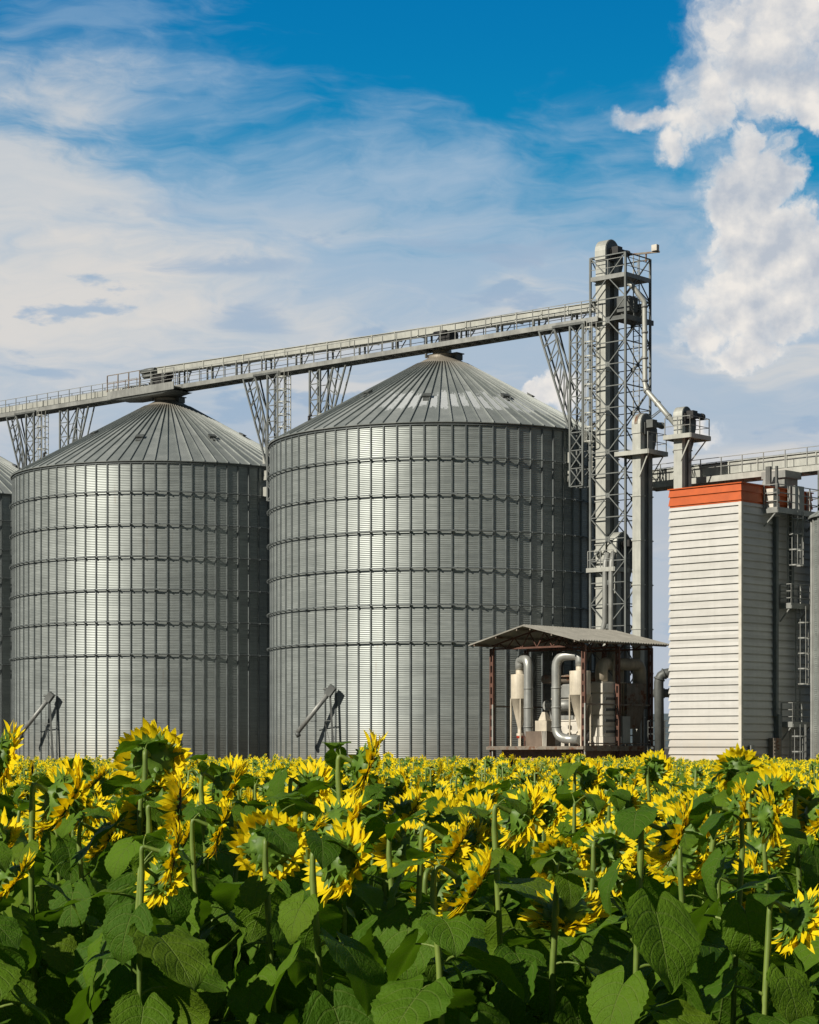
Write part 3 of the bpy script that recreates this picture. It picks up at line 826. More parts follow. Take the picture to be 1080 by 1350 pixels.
b = MB(); b.box(.1, .28, .55, .95, .9, 1.45); b.box(.1, .25, .6, .9, 1.55, 2.0); b.build('switch_box', M['steel'], bd)
b = MB(); b.box(-1.6, -.3, 4.6, 5.9, BH+.07, BH+.75); b.box(-1.75, -.15, 4.45, 6.05, BH+.75, BH+1.15); b.box(.12, .6, 4.3, 5.2, 15.0, 16.4); b.prism([(3.3, BH+.07), (4.2, BH+.07), (3.9, BH+.7), (3.6, BH+.7)], 'x', -1.0, -.3)
b.build('roof_machine', M['steel'], bd)
b = MB()
for k in range(3): b.box(.1, .62, 2.15, 2.75, 15.0+k*.38, 15.0+k*.38+.30)
b.build('white_hatch', M['white_box'], bd)
b = MB(); b.box(-.4, -.1, 2.9, 3.06, BH+.07, BH+1.2); b.beam((.2, 3.1, 15), (.2, 3.1, 17.4), .12); b.build('stay_post', M['steel_dark'], bd)

# ducts that arch into the clad tower beside the shed
def duct(label, pts, r, mat='rusty', n=14):
    P = [at(*q) for q in pts]; o = Vector((P[0].x, P[0].y, 0))
    # round the corners
    out = []
    for i, p in enumerate(P):
        if 0 < i < len(P)-1:
            a, c = P[i-1], P[i+1]; rr = min(.55, (a-p).length*.45, (c-p).length*.45)
            s, e = p+(a-p).normalized()*rr, p+(c-p).normalized()*rr
            for f in (0, .25, .5, .75, 1): out.append(s*(1-f)**2+p*2*f*(1-f)+e*f*f)
        else: out.append(p)
    t = thing('air_duct', label, 'duct', o, 0, 'air ducts between shed and clad tower')
    MB().tube([p-o for p in out], r, n).build('pipe', M[mat], t)
    b = MB()
    for i in (2, len(out)-3):
        d = (out[i+1]-out[i-1]).normalized(); b.tube([out[i]-o-d*.05, out[i]-o+d*.05], r+.05, n)
    b.build('flange', M['steel_dark'], t)
duct('upper arched duct curving from the ground into the clad tower', [(870, 1010, 119.2), (868.5, 888, 119.2), (905, 886, 119.0)], .27, 'steel_dark')
duct('lower short duct bending into the clad tower under the arched one', [(862, 914, 119.8), (879, 914, 119.6), (905, 913, 119.4)], .24, 'steel_dark')
t = thing('fence_rail', 'low dark pipe railing in the gap between shed and clad tower', 'railing', at(868, 1000, 121.5)*1.0)
t.location.z = 0
handrail(MB(), [(-.6, 0, 1.9), (1.3, -.4, 1.9)], 1.5, .45, .05, 3).beam((-.6, 0, 0), (-.6, 0, 2), .1).beam((1.3, -.4, 0), (1.3, -.4, 2), .1).beam((-.6, 0, 1.85), (1.3, -.4, 1.85), .12).build('frame', M['steel_dark'], t)

# ------------------------------------------------------------------ open machine shed
SZ = BZ; SL = Vector((9.69, 118, 0)); SWX, SWY = 6.84, 6.05; DK = 1.95; EV = 7.85
sh = thing('machine_shed', 'open sided shed with low gable roof and rusty posts before the largest silo', 'shed', SL, SZ)
M['shed_roof'] = metal('fibre_cement_roof', (.29, .28, .245), .0, .8, .2)
M['tan'] = metal('tan_painted_duct', (.46, .40, .31), .05, .6, .25)
M['red_post'] = metal('red_oxide_steel', (.135, .062, .042), .1, .6, .35)
ox = .72; oy0, oy1 = 1.25, 1.1; RZ = EV+.88; mid = -SWX/2
def roofpt(x, y):
    return (x, y, EV-.05+(RZ-EV)*(1-abs(x-mid)/(SWX/2+ox))*1.12)
b = MB()
nx = 40
ys = (-oy0, SWY+oy1)
for s in (-1, 1):
    xe = mid+s*(SWX/2+ox)
    ny = 72
    base = len(b.v)
    for j in range(ny+1):
        y = ys[0]+(ys[1]-ys[0])*j/ny; wv = .03*(1 if j % 2 else -1)
        a = roofpt(mid, y); c = roofpt(xe, y)
        for dz in (0, -.05): b.v += [(a[0], a[1], a[2]+wv+dz), (c[0], c[1], c[2]+wv+dz)]
    for j in range(ny):
        q = base+4*j; r_ = q+4
        b.face((q, q+1, r_+1, r_)); b.face((q+2, r_+2, r_+3, q+3)); b.face((q+1, q+3, r_+3, r_+1))
    b.face((base, base+2, base+3, base+1)); e = base+4*ny; b.face((e, e+1, e+3, e+2))
b.build('roof', M['shed_roof'], sh)
b = MB()
for s in (-1, 1):
    for f in (.12, .5, .9):
        x = mid+s*(SWX/2+ox)*f; p, q = roofpt(x, ys[0]+.05), roofpt(x, ys[1]-.05)
        b.beam((p[0], p[1], p[2]-.14), (q[0], q[1], q[2]-.14), .08, .12)
b.build('purlin', M['rusty'], sh)
for y in (0, SWY/2, SWY):
    b = MB(); zc = EV-.3
    b.beam((-SWX, y, zc), (0, y, zc), .09, .10)
    tops = [(x, y, roofpt(x, y)[2]-.24) for x in (-SWX, mid, 0)]
    b.beam(tops[0], tops[1], .08); b.beam(tops[1], tops[2], .08)
    n = 6
    for k in range(n):
        xa_, xm, xb_ = -SWX+SWX*k/n, -SWX+SWX*(k+.5)/n, -SWX+SWX*(k+1)/n
        b.beam((xa_, y, zc), (xm, y, roofpt(xm, y)[2]-.24), .055); b.beam((xm, y, roofpt(xm, y)[2]-.24), (xb_, y, zc), .055)
    b.build('roof_truss', M['red_post'], sh)
def laced_post(x, y):
    b = MB()
    for s in (-.1, .1): b.beam((x+s, y-.0, 0), (x+s, y, EV-.25), .07, .14)
    z = .4
    while z < EV-.6: b.box(x-.065, x+.065, y-.06, y+.06, z, z+.22); z += .62
    b.build('post', M['red_post'], sh)
for x in (-SWX, 0):
    for y in (0, SWY/2, SWY): laced_post(x, y)
laced_post(mid, SWY)
b = MB(); b.box(-SWX-.15, .15, -.2, SWY+.15, DK-.14, DK); b.beam((-SWX-.2, -.24, DK-.12), (.2, -.24, DK-.08), .1, .18); b.beam((.2, -.2, DK-.12), (.2, SWY+.2, DK-.12), .1, .3)
b.build('deck', M['rusty'], sh)
b = MB(); b.box(-SWX+.3, -.3, .5, SWY-.3, 0, DK-.17); b.build('plinth', matte('brick_plinth', (.26, .17, .13), .9, .25, 4), sh)
b = MB(); b.beam((.0, .1, DK+2.35), (0, SWY-.1, DK+2.35), .09); b.beam((0, .1, DK+.15), (0, SWY-.1, DK+.15), .07); b.beam((-SWX+.1, SWY, DK+2.2), (-.1, SWY, DK+2.2), .08); b.beam((-SWX, .1, DK+2.3), (-SWX, SWY-.1, DK+2.3), .07)
b.build('side_rail', M['rusty'], sh)
for x in (-SWX+.14, .16):
    b = MB(); b.beam((x, -.1, 0), (x, -.1, DK+2.4), .07); b.build('downpipe', M['steel_lite'], sh)

# -- machines on the shed floor
def arch(pts, rad):
    out = []
    for i, p in enumerate(pts):
        p = Vector(p)
        if 0 < i < len(pts)-1:
            a, c = Vector(pts[i-1]), Vector(pts[i+1]); rr = min(rad, (a-p).length*.499, (c-p).length*.499)
            s, e = p+(a-p).normalized()*rr, p+(c-p).normalized()*rr
            for k in range(8):
                f = k/7; out.append(s*(1-f)**2+p*2*f*(1-f)+e*f*f)
        else: out.append(p)
    return out
M['duct'] = metal('spiral_duct', (.42, .43, .41), .5, .38, .15)
def cyclone(label, x, y, hb, ht, rad, top_dir, dx):
    """body hb..ht above the deck; a duct leaves its top, arches over and comes down beside it"""
    t = thing('dust_cyclone', label, 'cyclone', SL+ROT(SZ, (x, y, 0))+Vector((0, 0, DK)), SZ, 'dust cyclones in the shed')
    MB().lathe([(rad*1.0, hb), (rad, ht), (rad*.98, ht+.03), (.24, ht+.06), (.24, ht+.35)], 28, smooth=True).build('body', M['cream'], t)
    MB().lathe([(rad*1.03, hb+.02), (rad*1.03, hb-.04), (rad*.98, hb-.05), (.13, 1.05), (.13, .75), (.2, .74), (.2, .6)], 28, smooth=True).build('cone', M['cream'], t)
    MB().tube([(0, 0, .45), (0, 0, .68)], .19, 12).build('rotary_valve', matte('red_valve', (.45, .05, .02), .5), t)
    for a in (45, 135, 225, 315):
        MB().beam((rad*.98*math.cos(R(a)), rad*.98*math.sin(R(a)), 0), (rad*.98*math.cos(R(a)), rad*.98*math.sin(R(a)), hb), .07).build('leg', M['cream'], t)
    zt = ht+.92
    pts = arch([(0, 0, ht+.3), (0, 0, zt), (dx, -.35, zt), (dx, -.35, .45), (dx+abs(dx)*1.1, -.25, .35)], .72)
    o = MB().tube(pts, .27, 18).build('duct', M['duct'], t)
    b = MB()
    for z in (1.1, 2.2, 3.3): b.tube([(dx, -.35, z-.04), (dx, -.35, z+.04)], .295, 18)
    b.build('duct_clamp', M['steel'], o)
    return t
cyclone('cream dust cyclone with looping duct standing farther from the clad tower', -SWX+1.35, .9, 2.75, 4.1, .52, 1, .95)
cyclone('cream dust cyclone with a looping duct behind the near rusty corner post of the shed', -1.05, .95, 2.9, 4.2, .60, -1, -1.45)
def shed_thing(name, label, cat, x, y, z=DK): return thing(name, label, cat, SL+ROT(SZ, (x, y, 0))+Vector((0, 0, z)), SZ)
t = shed_thing('fan_unit', 'small cream hopper box on a brown crate between the two cyclones', 'fan', -3.75, .75)
b = MB(); b.box(-.75, .55, -.5, .6, 0, .85); b.build('base', matte('brown_box', (.16, .12, .09), .7), t)
b = MB(); b.box(-.2, .65, -.3, .4, .86, 1.45); b.build('box', M['cream'], t)
b = MB(); b.hexa([(-.05, -.2, 1.46), (.5, -.2, 1.46), (.5, .3, 1.46), (-.05, .3, 1.46), (.1, -.05, 1.95), (.32, -.05, 1.95), (.32, .15, 1.95), (.1, .15, 1.95)]); b.build('hopper', M['cream'], t)
b = MB()
for k in range(4): b.beam((.62+.08*k, -.58, 0), (.55+.1*k, -.56, .85), .035)
b.build('hose', M['white_box'], t)
t = shed_thing('grain_cleaner', 'grey white grain cleaning cabinet with a blower drum at the back of the shed', 'machine', -3.6, 3.6)
b = MB(); b.box(-1.2, 1.3, -.8, .9, 0, 2.8); 
for k in range(3): b.box(-1.25, 1.35, -.86, -.80, .7+.75*k, .78+.75*k)
b.build('cabinet', M['white_box'], t)
b = MB(); b.box(-1.2, .6, -.9, -.82, 1.55, 2.2) ; b.box(-1.0, .4, -.95, .5, 2.81, 3.5); b.hexa([(-.5, -.6, 3.51), (.3, -.6, 3.51), (.3, .2, 3.51), (-.5, .2, 3.51), (-.25, -.3, 4.0), (.05, -.3, 4.0), (.05, -.05, 4.0), (-.25, -.05, 4.0)])
b.build('hopper', M['steel'], t)
b = MB(); b.tube([(-.9, -1.2, 2.35), (.9, -1.2, 2.35)], .34, 18); b.tube([(-.9, -1.5, 2.35), (-.9, -1.15, 2.35)], .30, 16); b.build('blower_drum', M['steel'], t)
b = MB(); b.box(-1.0, -.8, -.88, -.83, 1.0, 1.2); b.box(.2, .4, -.9, -.84, 1.0, 1.2); b.build('warning_plate', matte('dark_plate', (.05, .05, .05), .5), t)
t = shed_thing('grain_cleaner', 'white stepped machine with louvred side behind the near corner post of the shed', 'machine', -.55, 3.3)
b = MB()
for k in range(5): b.box(-.6, .35-.0*k, -1.4, .2, .55+.62*k, .55+.62*k+.52); b.box(-.5, .25, -1.3, .1, .55+.62*k+.52, .55+.62*k+.62)
b.box(-.65, .42, -1.45, .25, .05, .54)
b.build('cabinet', M['white_box'], t)
b = MB()
for k in range(4): b.box(.355, .40, -1.2, -.1, .75+.62*k, .9+.62*k)
b.build('vent', M['steel_dark'], t)
b = MB(); b.tube(arch([(-.2, -.8, 3.66), (-.2, -.8, 4.7), (-.1, 2.6, 4.7), (-.1, 2.6, 3.0)], .45), .36, 16); b.build('duct', M['tan'], t)
t = shed_thing('dust_hopper', 'big dim hopper bin at the dark back corner of the shed beside the bucket elevator', 'hopper', -.9, 4.9)
b = MB(); b.hexa([(-.5, -.5, 1.0), (.5, -.5, 1.0), (.5, .6, 1.0), (-.5, .6, 1.0), (-.75, -.85, 2.6), (.75, -.85, 2.6), (.75, .95, 2.6), (-.75, .95, 2.6)]); b.box(-.75, .75, -.85, .95, 2.61, 3.6); b.build('bin', M['rusty'], t)
for x in (-.6, .6):
    for y in (-.7, .8): MB().beam((x, y, 0), (x, y, 2.6), .09).build('leg', M['rusty'], t)
t = shed_thing('fan_unit', 'dark squat motor on the shed floor under the second cyclone', 'motor', -1.6, 2.2)
b = MB(); b.tube([(-.5, 0, .5), (.5, 0, .5)], .42, 16); b.box(-.6, .6, -.45, .45, 0, .12); b.build('casing', M['black'], t)
b = MB(); b.tube([(-.85, 0, .5), (-.5, 0, .5)], .2, 12); b.build('shaft', M['steel'], t)
t = shed_thing('control_cabinet', 'pale control cabinet with conduits on the shed floor near the dark back corner', 'cabinet', -.45, 4.0)
b = MB(); b.box(-.3, .3, -.35, .35, .1, 1.7); b.build('case', M['steel_lite'], t)
for q in (-.2, 0, .2): MB().tube([(.1, q, 1.7), (.1, q, 3.6), (.1, q*.3-.9, 3.7), (.1, q*.3-.9, 5.2)], .035, 8).build('conduit', M['tan'], t)
t = shed_thing('grain_spout', 'slim tan spout sloping between white machine and back corner of the shed', 'spout', -1.6, 4.4)
MB().tube([(-.9, -.3, 1.2), (.6, .2, 3.4), (.6, .2, 4.9)], .16, 12).build('pipe', M['tan'], t)
MB().box(-1.3, -.6, -.6, .0, 0, 1.15).build('inlet_box', M['tan'], t)
t = shed_thing('cross_duct', 'dull horizontal duct hanging across the back of the shed between the cyclones', 'duct', -4.0, 2.9, DK+3.9)
MB().tube([(-1.4, 0, 0), (2.4, .2, .05)], .26, 14).build('pipe', M['rusty'], t)
b = MB(); b.beam((-1.0, 0, .26), (-1.0, 0, 1.7), .04); b.beam((2.0, .2, .26), (2.0, .2, 1.7), .04); b.build('hanger', M['steel_dark'], t)

# ------------------------------------------------------------------ ground and far hills
me_g = matte('field_soil', (.055, .042, .028), .95, .3, .8, .4)
b = MB(); 
G = 9000
b.v += [(-G, -G, 0), (G, -G, 0), (G, G, 0), (-G, G, 0)]; b.face((0, 1, 2, 3))
tag(b.build('ground', me_g), 'dark bare soil under the crop reaching to the horizon', 'ground', kind='structure')
mh, nt, pb_ = base_mat('wooded_hill'); hn = noise(nt, objco(nt), .02, 6); put_color(nt, pb_, mix(nt, hn.smooth(.4, .6), (.07, .10, .12), (.10, .135, .14))); pb_.inputs['Roughness'].default_value = 1
hx = np.linspace(-1500, 2600, 90)
b = MB(); rows = 8
for j in range(rows):
    f = j/(rows-1)
    for i, x in enumerate(hx):
        env = math.sin(math.pi*min(1, max(0, f)))
        top = 46+14*math.sin(x*.0041)+9*math.sin(x*.013+1)+3*math.sin(x*.05)
        b.v.append((x, 2500+f*1400, -2+top*math.sin(math.pi*f*.5+.0)**.8 if f < 1 else -2+top))
for j in range(rows-1):
    for i in range(len(hx)-1):
        q = j*len(hx)+i; b.face((q, q+1, q+1+len(hx), q+len(hx)), 0, True)
tag(b.build('hills', mh), 'low blue grey wooded hills far behind the plant', 'hills', kind='structure')
# ------------------------------------------------------------------ sunflower materials
def plant_mat(name, shader):
    m = bpy.data.materials.new(name); m.use_nodes = True; nt = m.node_tree
    b = nt.nodes['Principled BSDF']; o = nt.nodes['Material Output']
    col, tcol, tr, rough = shader(nt, b)
    put_color(nt, b, col); b.inputs['Roughness'].default_value = rough
    t = new(nt, 'ShaderNodeBsdfTranslucent'); put(nt, t.inputs[0], tcol) if isinstance(tcol, X) else None
    if isinstance(tcol, tuple): t.inputs[0].default_value = (*tcol, 1)
    mx = new(nt, 'ShaderNodeMixShader'); mx.inputs[0].default_value = tr
    nt.links.new(b.outputs[0], mx.inputs[1]); nt.links.new(t.outputs[0], mx.inputs[2]); nt.links.new(mx.outputs[0], o.inputs[0])
    return m
def spots(nt, scale, detail=3):
    g = X(nt, new(nt, 'ShaderNodeNewGeometry').outputs['Position']); return noise(nt, g, scale, detail, .6)
def rnd(nt): return X(nt, new(nt, 'ShaderNodeObjectInfo').outputs['Random'])
def leaf_sh(nt, b):
    uv = X(nt, new(nt, 'ShaderNodeUVMap').outputs[0]); u, v, _ = sep(nt, uv)
    s = (u-.5).abs()*2.0
    mid = 1.0-s.smooth(.0, .045)
    k = ((v-s*.42+.06)*6.0).fract(); side = 1.0-(k-.5).abs().smooth(.03, .11)
    side = side*(1.0-s.smooth(.75, 1.0))*.55
    base3 = ((v*1.0)-s*.75+.02).abs(); lob = (1.0-base3.smooth(.012, .035))*(1.0-s.smooth(.6, .95))*.0
    vein = mid.max(side).max(lob)
    fine = noise(nt, uv, 42, 5, .65)
    n = spots(nt, 3.0); 
    c = mix(nt, (n*.5+rnd(nt)*.5).smooth(.25, .8), (.046, .118, .0065), (.112, .212, .011))
    c = mix(nt, (fine-.35)*.8, c, (.115, .205, .018))
    yl = (spots(nt, 1.3)+rnd(nt)*.35-.35).smooth(.42, .6)*.35
    c = mix(nt, yl, c, (.115, .135, .012))
    edge = s.smooth(.88, 1.0)*fine.smooth(.5, .75)*.5
    c = mix(nt, edge, c, (.12, .11, .02))
    c = mix(nt, vein*.62, c, (.155, .21, .05))
    h = vein*-.5+fine*.25
    quilt = noise(nt, scaled(nt, uv, (1, 1.4, 1)), 13, 3)
    vo = new(nt, 'ShaderNodeTexVoronoi', feature='DISTANCE_TO_EDGE'); put(nt, vo.inputs['Vector'], scaled(nt, uv, (1, 1.2, 1))); vo.inputs['Scale'].default_value = 17; vd = X(nt, vo.outputs['Distance'])
    h = h+quilt*1.1+vd.min(.25)*.6
    c = mix(nt, (1.0-vd.smooth(0.0, .05))*.11, c, (.15, .21, .04))
    br = noise(nt, uv, 6, 4).smooth(.70, .74)*(rnd(nt).step(.6))
    c = mix(nt, br*.7, c, (.11, .075, .02))
    bump(nt, b, h, .8, .006)
    b.inputs['Specular IOR Level'].default_value = .14
    return c, mix(nt, vein*.5, (.15, .32, .010), (.2, .3, .04)), .28, .6
def petal_sh(nt, b):
    uv = X(nt, new(nt, 'ShaderNodeUVMap').outputs[0]); u, v, _ = sep(nt, uv)
    st = noise(nt, scaled(nt, uv, (26, 1.5, 1)), 1.0, 3)
    n = spots(nt, 14)
    c = mix(nt, (st*.5+n*.6).smooth(.3, .8), (.88, .63, .004), (.97, .84, .014))
    c = mix(nt, (1.0-v.smooth(0, .38))*.3, c, (.78, .42, .003))
    bump(nt, b, st, .5, .002); b.inputs['Specular IOR Level'].default_value = .15
    return c, (.95, .68, .005), .32, .55
def bract_sh(nt, b):
    uv = X(nt, new(nt, 'ShaderNodeUVMap').outputs[0]); u, v, _ = sep(nt, uv)
    n = spots(nt, 20)
    c = mix(nt, n.smooth(.3, .7), (.075, .160, .014), (.150, .270, .026))
    c = mix(nt, (1.0-(u-.5).abs().smooth(.0, .07))*.5, c, (.20, .30, .06))
    return c, (.16, .30, .02), .25, .5
def stem_sh(nt, b):
    n = spots(nt, 9); st = noise(nt, scaled(nt, objco(nt), (60, 60, 3)), 1.0, 4)
    c = mix(nt, (n*.6+st*.5).smooth(.35, .75), (.105, .175, .026), (.215, .295, .055))
    bump(nt, b, st, .5, .004)
    return c, (.2, .3, .04), .08, .5
M['leaf'] = plant_mat('sunflower_leaf', leaf_sh); M['petal'] = plant_mat('sunflower_petal', petal_sh)
M['bract'] = plant_mat('sunflower_bract', bract_sh); M['stem'] = plant_mat('sunflower_stem', stem_sh)
M['disc'] = matte('sunflower_disc', (.055, .03, .012), .9, .4, 60, .8)
PM = [M['leaf'], M['petal'], M['bract'], M['stem'], M['disc']]
LEAF, PETAL, BRACT, STEM, DISC = range(5)

class Q:
    """quads with uv and a material index, kept as plain lists"""
    def __init__(self): self.v = []; self.q = []; self.uv = []; self.m = []
    def quad(self, idx, uvs, m): self.q.append(idx); self.uv.append(uvs); self.m.append(m)
    def grid(self, P, U, m):
        base = len(self.v); nj = len(P[0])
        for r in P: self.v += r
        for i in range(len(P)-1):
            for j in range(nj-1):
                a = base+i*nj+j
                self.quad((a, a+1, a+nj+1, a+nj), (U[i][j], U[i][j+1], U[i+1][j+1], U[i+1][j]), m)
    def tube(self, pts, rs, n, m):
        b = MB(); b.tube(pts, rs, n, caps=False); base = len(self.v); self.v += b.v
        for f in b.f: self.quad(tuple(base+i for i in f), ((.5, .5),)*4, m)
    def arrays(self):
        return (np.array(self.v, np.float32).reshape(-1, 3), np.array(self.q, np.int32), np.array(self.uv, np.float32).reshape(-1, 4, 2), np.array(self.m, np.int32))
def quads_to_mesh(name, V, Qd, UV, Mi, mats):
    me = bpy.data.meshes.new(name)
    me.vertices.add(len(V)); me.vertices.foreach_set('co', np.ascontiguousarray(V, np.float32).ravel())
    n = len(Qd); me.loops.add(n*4); me.loops.foreach_set('vertex_index', np.ascontiguousarray(Qd, np.int32).ravel())
    me.polygons.add(n); me.polygons.foreach_set('loop_start', np.arange(0, n*4, 4, dtype=np.int32))
    used = sorted(set(int(x) for x in np.unique(Mi))); lut = np.zeros(8, np.int32)
    for k, u in enumerate(used): lut[u] = k; me.materials.append(mats[u])
    me.polygons.foreach_set('material_index', lut[Mi].astype(np.int32)); me.polygons.foreach_set('use_smooth', np.ones(n, bool))
    uvl = me.uv_layers.new(name='UVMap'); uvl.data.foreach_set('uv', np.ascontiguousarray(UV, np.float32).ravel())
    me.update(calc_edges=True)
    return me

def leaf_q(rg, q=None, T=None, ns=5, nt_=12, petiole=True, L=.265, W=.26, droop=None, pet_n=6):
    """heart shaped leaf: petiole leaves the origin along +y and up, the blade hangs from its end"""
    q = q or Q()
    pl = rg.uniform(.10, .17); a0 = R(rg.uniform(38, 58)); a1 = R(rg.uniform(-12, 22))
    y = z = 0.0; pts = [(0, 0, 0)]
    for i in range(4):
        a = a0+(a1-a0)*(i+.5)/4; y += pl/4*math.cos(a); z += pl/4*math.sin(a); pts.append((0, y, z))
    th0 = R(rg.uniform(2, 48)) if droop is None else R(droop); bend = R(rg.uniform(18, 62))
    fold = rg.uniform(.0, .26); tw = rg.uniform(-.35, .35); ph = rg.uniform(0, 6.28); wa = rg.uniform(.005, .013); wf = rg.uniform(9, 17); side = rg.uniform(-.22, .22)
    tab = [(y, z)]; N = 24
    cy_, cz_ = y, z
    for i in range(N):
        th = th0+bend*((i+.5)/N)**1.2; cy_ += L/N*math.cos(th); cz_ -= L/N*math.sin(th); tab.append((cy_, cz_))
    def C(t):
        if t <= 0: return (y+t*L*math.cos(th0), z-t*L*math.sin(th0), th0)
        f = min(N-1e-6, t*N); i = int(f); g = f-i
        return (tab[i][0]*(1-g)+tab[i+1][0]*g, tab[i][1]*(1-g)+tab[i+1][1]*g, th0+bend*t**1.2)
    P, U = [], []
    for j in range(nt_+1):
        t = j/nt_
        w = W*.5*max(0, math.sin(math.pi*(.15+.85*t**.78)))**.92
        if j == nt_: w = .0008
        sr = 1+(.045 if (j % 2) else -.02)*(1 if ns > 3 and 0 < j < nt_ else 0)
        row, ur = [], []
        for k in range(-ns, ns+1):
            s = k/ns; e = sr if abs(k) == ns else 1
            te = t-.30*math.sin(math.pi*.74*abs(s)**.9)**1.2*(1-t)**2.4
            py, pz, th = C(te)
            x = s*w*e
            # rounded lobes at the base
            up = fold*abs(x)+wa*math.sin(te*wf+ph+(2 if s > 0 else 0))*abs(s)**1.5+tw*x*.6*t
            up -= .5*fold*x*x/(W*.5)
            ny, nz = math.sin(th), math.cos(th)
            row.append((x+side*L*t*t*.5, py+ny*up, pz+nz*up)); ur.append((.5+.5*s, t))
        P.append(row); U.append(ur)
    q.grid(P, U, LEAF)
    if petiole: q.tube([Vector(p) for p in pts], [.0072, .006, .0052, .0048, .0046], pet_n, STEM)
    return q

def strip(q, rg, base, rad, nrm, length, width, b0, curl, m, n=4, cross=3, prof=None, vfold=.25, twist=0.0):
    """a petal or bract: starts at base, runs along rad leaning b0 towards nrm, curls by curl"""
    side = nrm.cross(rad).normalized()
    P, U = [], []; c = Vector(base); a = b0; n0 = n
    for j in range(n+1):
        t = j/n; w = width*.5*prof(t)
        d = rad*math.cos(a)+nrm*math.sin(a); nn = -rad*math.sin(a)+nrm*math.cos(a)
        sd = side*math.cos(twist*t)+nn*math.sin(twist*t)
        row, ur = [], []
        for k in range(cross):
            s = -1+2*k/(cross-1); row.append(tuple(c+sd*(s*w)+nn*(abs(s)*w*vfold))); ur.append((.5+.5*s, t))
        P.append(row); U.append(ur)
        c = c+d*(length/n); a += curl/n
    q.grid(P, U, m)
pp = lambda t: (.42+1.0*math.sin(math.pi*min(1, t*.80+.12)))*(1-t**5)*.75+.01
bp = lambda t: (.75+.45*math.sin(math.pi*min(1, t*1.15)))*(1-t**2.2)*.9+.01
def head_parts(rg, lod=0):
    """returns head (receptacle and disc), corolla, calyx; front of the flower is +z, the neck joins at the origin"""
    h, co, ca = Q(), Q(), Q()
    rr = .084*rg.uniform(.92, 1.1); n = 20 if lod == 0 else (9 if lod == 1 else 6)
    prof = [(.011, -.016), (.020, -.006), (.045, .004), (.070, .018), (rr, .036), (rr, .048)] if lod == 0 else [(.012, -.01), (rr, .034)]
    front = [(rr, .048), (rr*.85, .058), (rr*.5, .052), (.004, .045)] if lod == 0 else [(rr, .034), (.004, .05)]
    for pr, m in ((prof, BRACT), (front, DISC)):
        b = MB(); b.lathe(pr, n); base = len(h.v); h.v += b.v
        for f in b.f: h.quad(tuple(base+i for i in f), ((.0, .5),)*4, m)
    Z = Vector((0, 0, 1))
    npet = (66, 32, 18)[lod]; lay = 3 if lod == 0 else 1
    droopy = rg.uniform(-1.15, .2)
    for l in range(lay):
        for k in range(npet//lay):
            if rg.random() < .05: continue
            t = 2*math.pi*(k+.5*l+rg.uniform(-.25, .25))/(npet//lay); rad = Vector((math.cos(t), math.sin(t), 0))
            base = rad*(rr*.96)+Z*(.040+.006*l)
            ln = rg.uniform(.060, .096); b0 = rg.uniform(-.28, .45)+droopy*.5; cu = rg.uniform(-.9, .5)+droopy*.6
            wd = rg.uniform(.023, .034)*(1 if lod == 0 else (1.35 if lod == 1 else 1.8))
            strip(co, rg, base, rad, Z, ln, wd, b0, cu, PETAL, (5, 2, 1)[lod], 3 if lod == 0 else 2, pp if lod < 2 else (lambda t: .95 if t < .5 else .35), rg.uniform(-.2, .4), rg.uniform(-.45, .45))
    rows = ((.034, 8, .044), (.052, 14, .052), (.068, 18, .056), (.080, 20, .050)) if lod == 0 else (((.045, 9, .052), (.072, 13, .052)) if lod == 1 else ((.06, 8, .055),))
    for i, (r0, nb, ln) in enumerate(rows):
        for k in range(nb):
            t = 2*math.pi*(k+.5*(i % 2)+rg.uniform(-.3, .3))/nb; rad = Vector((math.cos(t), math.sin(t), 0))
            base = rad*r0+Z*(.004+.016*i)
            b0 = rg.uniform(-.55, .35); cu = rg.uniform(-1.0, .7)
            strip(ca, rg, base, rad, -Z, ln*rg.uniform(.85, 1.25), rg.uniform(.018, .029)*(1, 1.3, 1.8)[lod], rg.uniform(-.1, 1.05)-.13*i, cu*1.3, BRACT, (4, 2, 1)[lod], 3 if lod == 0 else 2, bp if lod < 2 else (lambda t: .95 if t < .5 else .25), -.35, rg.uniform(-.4, .4))
    return h, co, ca

rg = random.Random(11)
LEAVES = []
for i in range(14):
    q = leaf_q(rg, ns=6, nt_=22); V, Qd, UV, Mi = q.arrays(); LEAVES.append(quads_to_mesh('leaf', V, Qd, UV, Mi, PM))
HEADS = []
for i in range(9):
    HEADS.append(tuple(quads_to_mesh(nm, *q.arrays(), PM) for nm, q in zip(('flower_head', 'corolla', 'calyx'), head_parts(rg, 0))))

def stem_path(rg, zh, facing, pitch, lean):
    """points of a stem whose flower head sits at the origin's plumb: returns path, head position, front direction"""
    nh = Vector((math.sin(facing), math.cos(facing), 0)); n = nh*math.cos(pitch)+Vector((0, 0, -math.sin(pitch)))
    reach = .060+.035*max(0, math.sin(pitch))
    H = Vector((lean[0], lean[1], 0))+nh*reach; H.z = zh
    top = zh-.10+.07*max(0, math.sin(pitch)+.25)
    K = Vector((lean[0], lean[1], top))
    path = []
    for i in range(7):
        f = i/7; w = math.sin(f*4.2+lean[0]*60)*.028*f*(1-f)*2.2
        path.append(Vector((lean[0]*f*f+w, lean[1]*f*f+w*.5, top*f)))
    C1 = K+Vector((0, 0, .115)); C2 = H-n*.085
    for i in range(8):
        f = i/7; path.append(K*(1-f)**3+C1*3*f*(1-f)**2+C2*3*f*f*(1-f)+H*f**3)
    return path, H, n
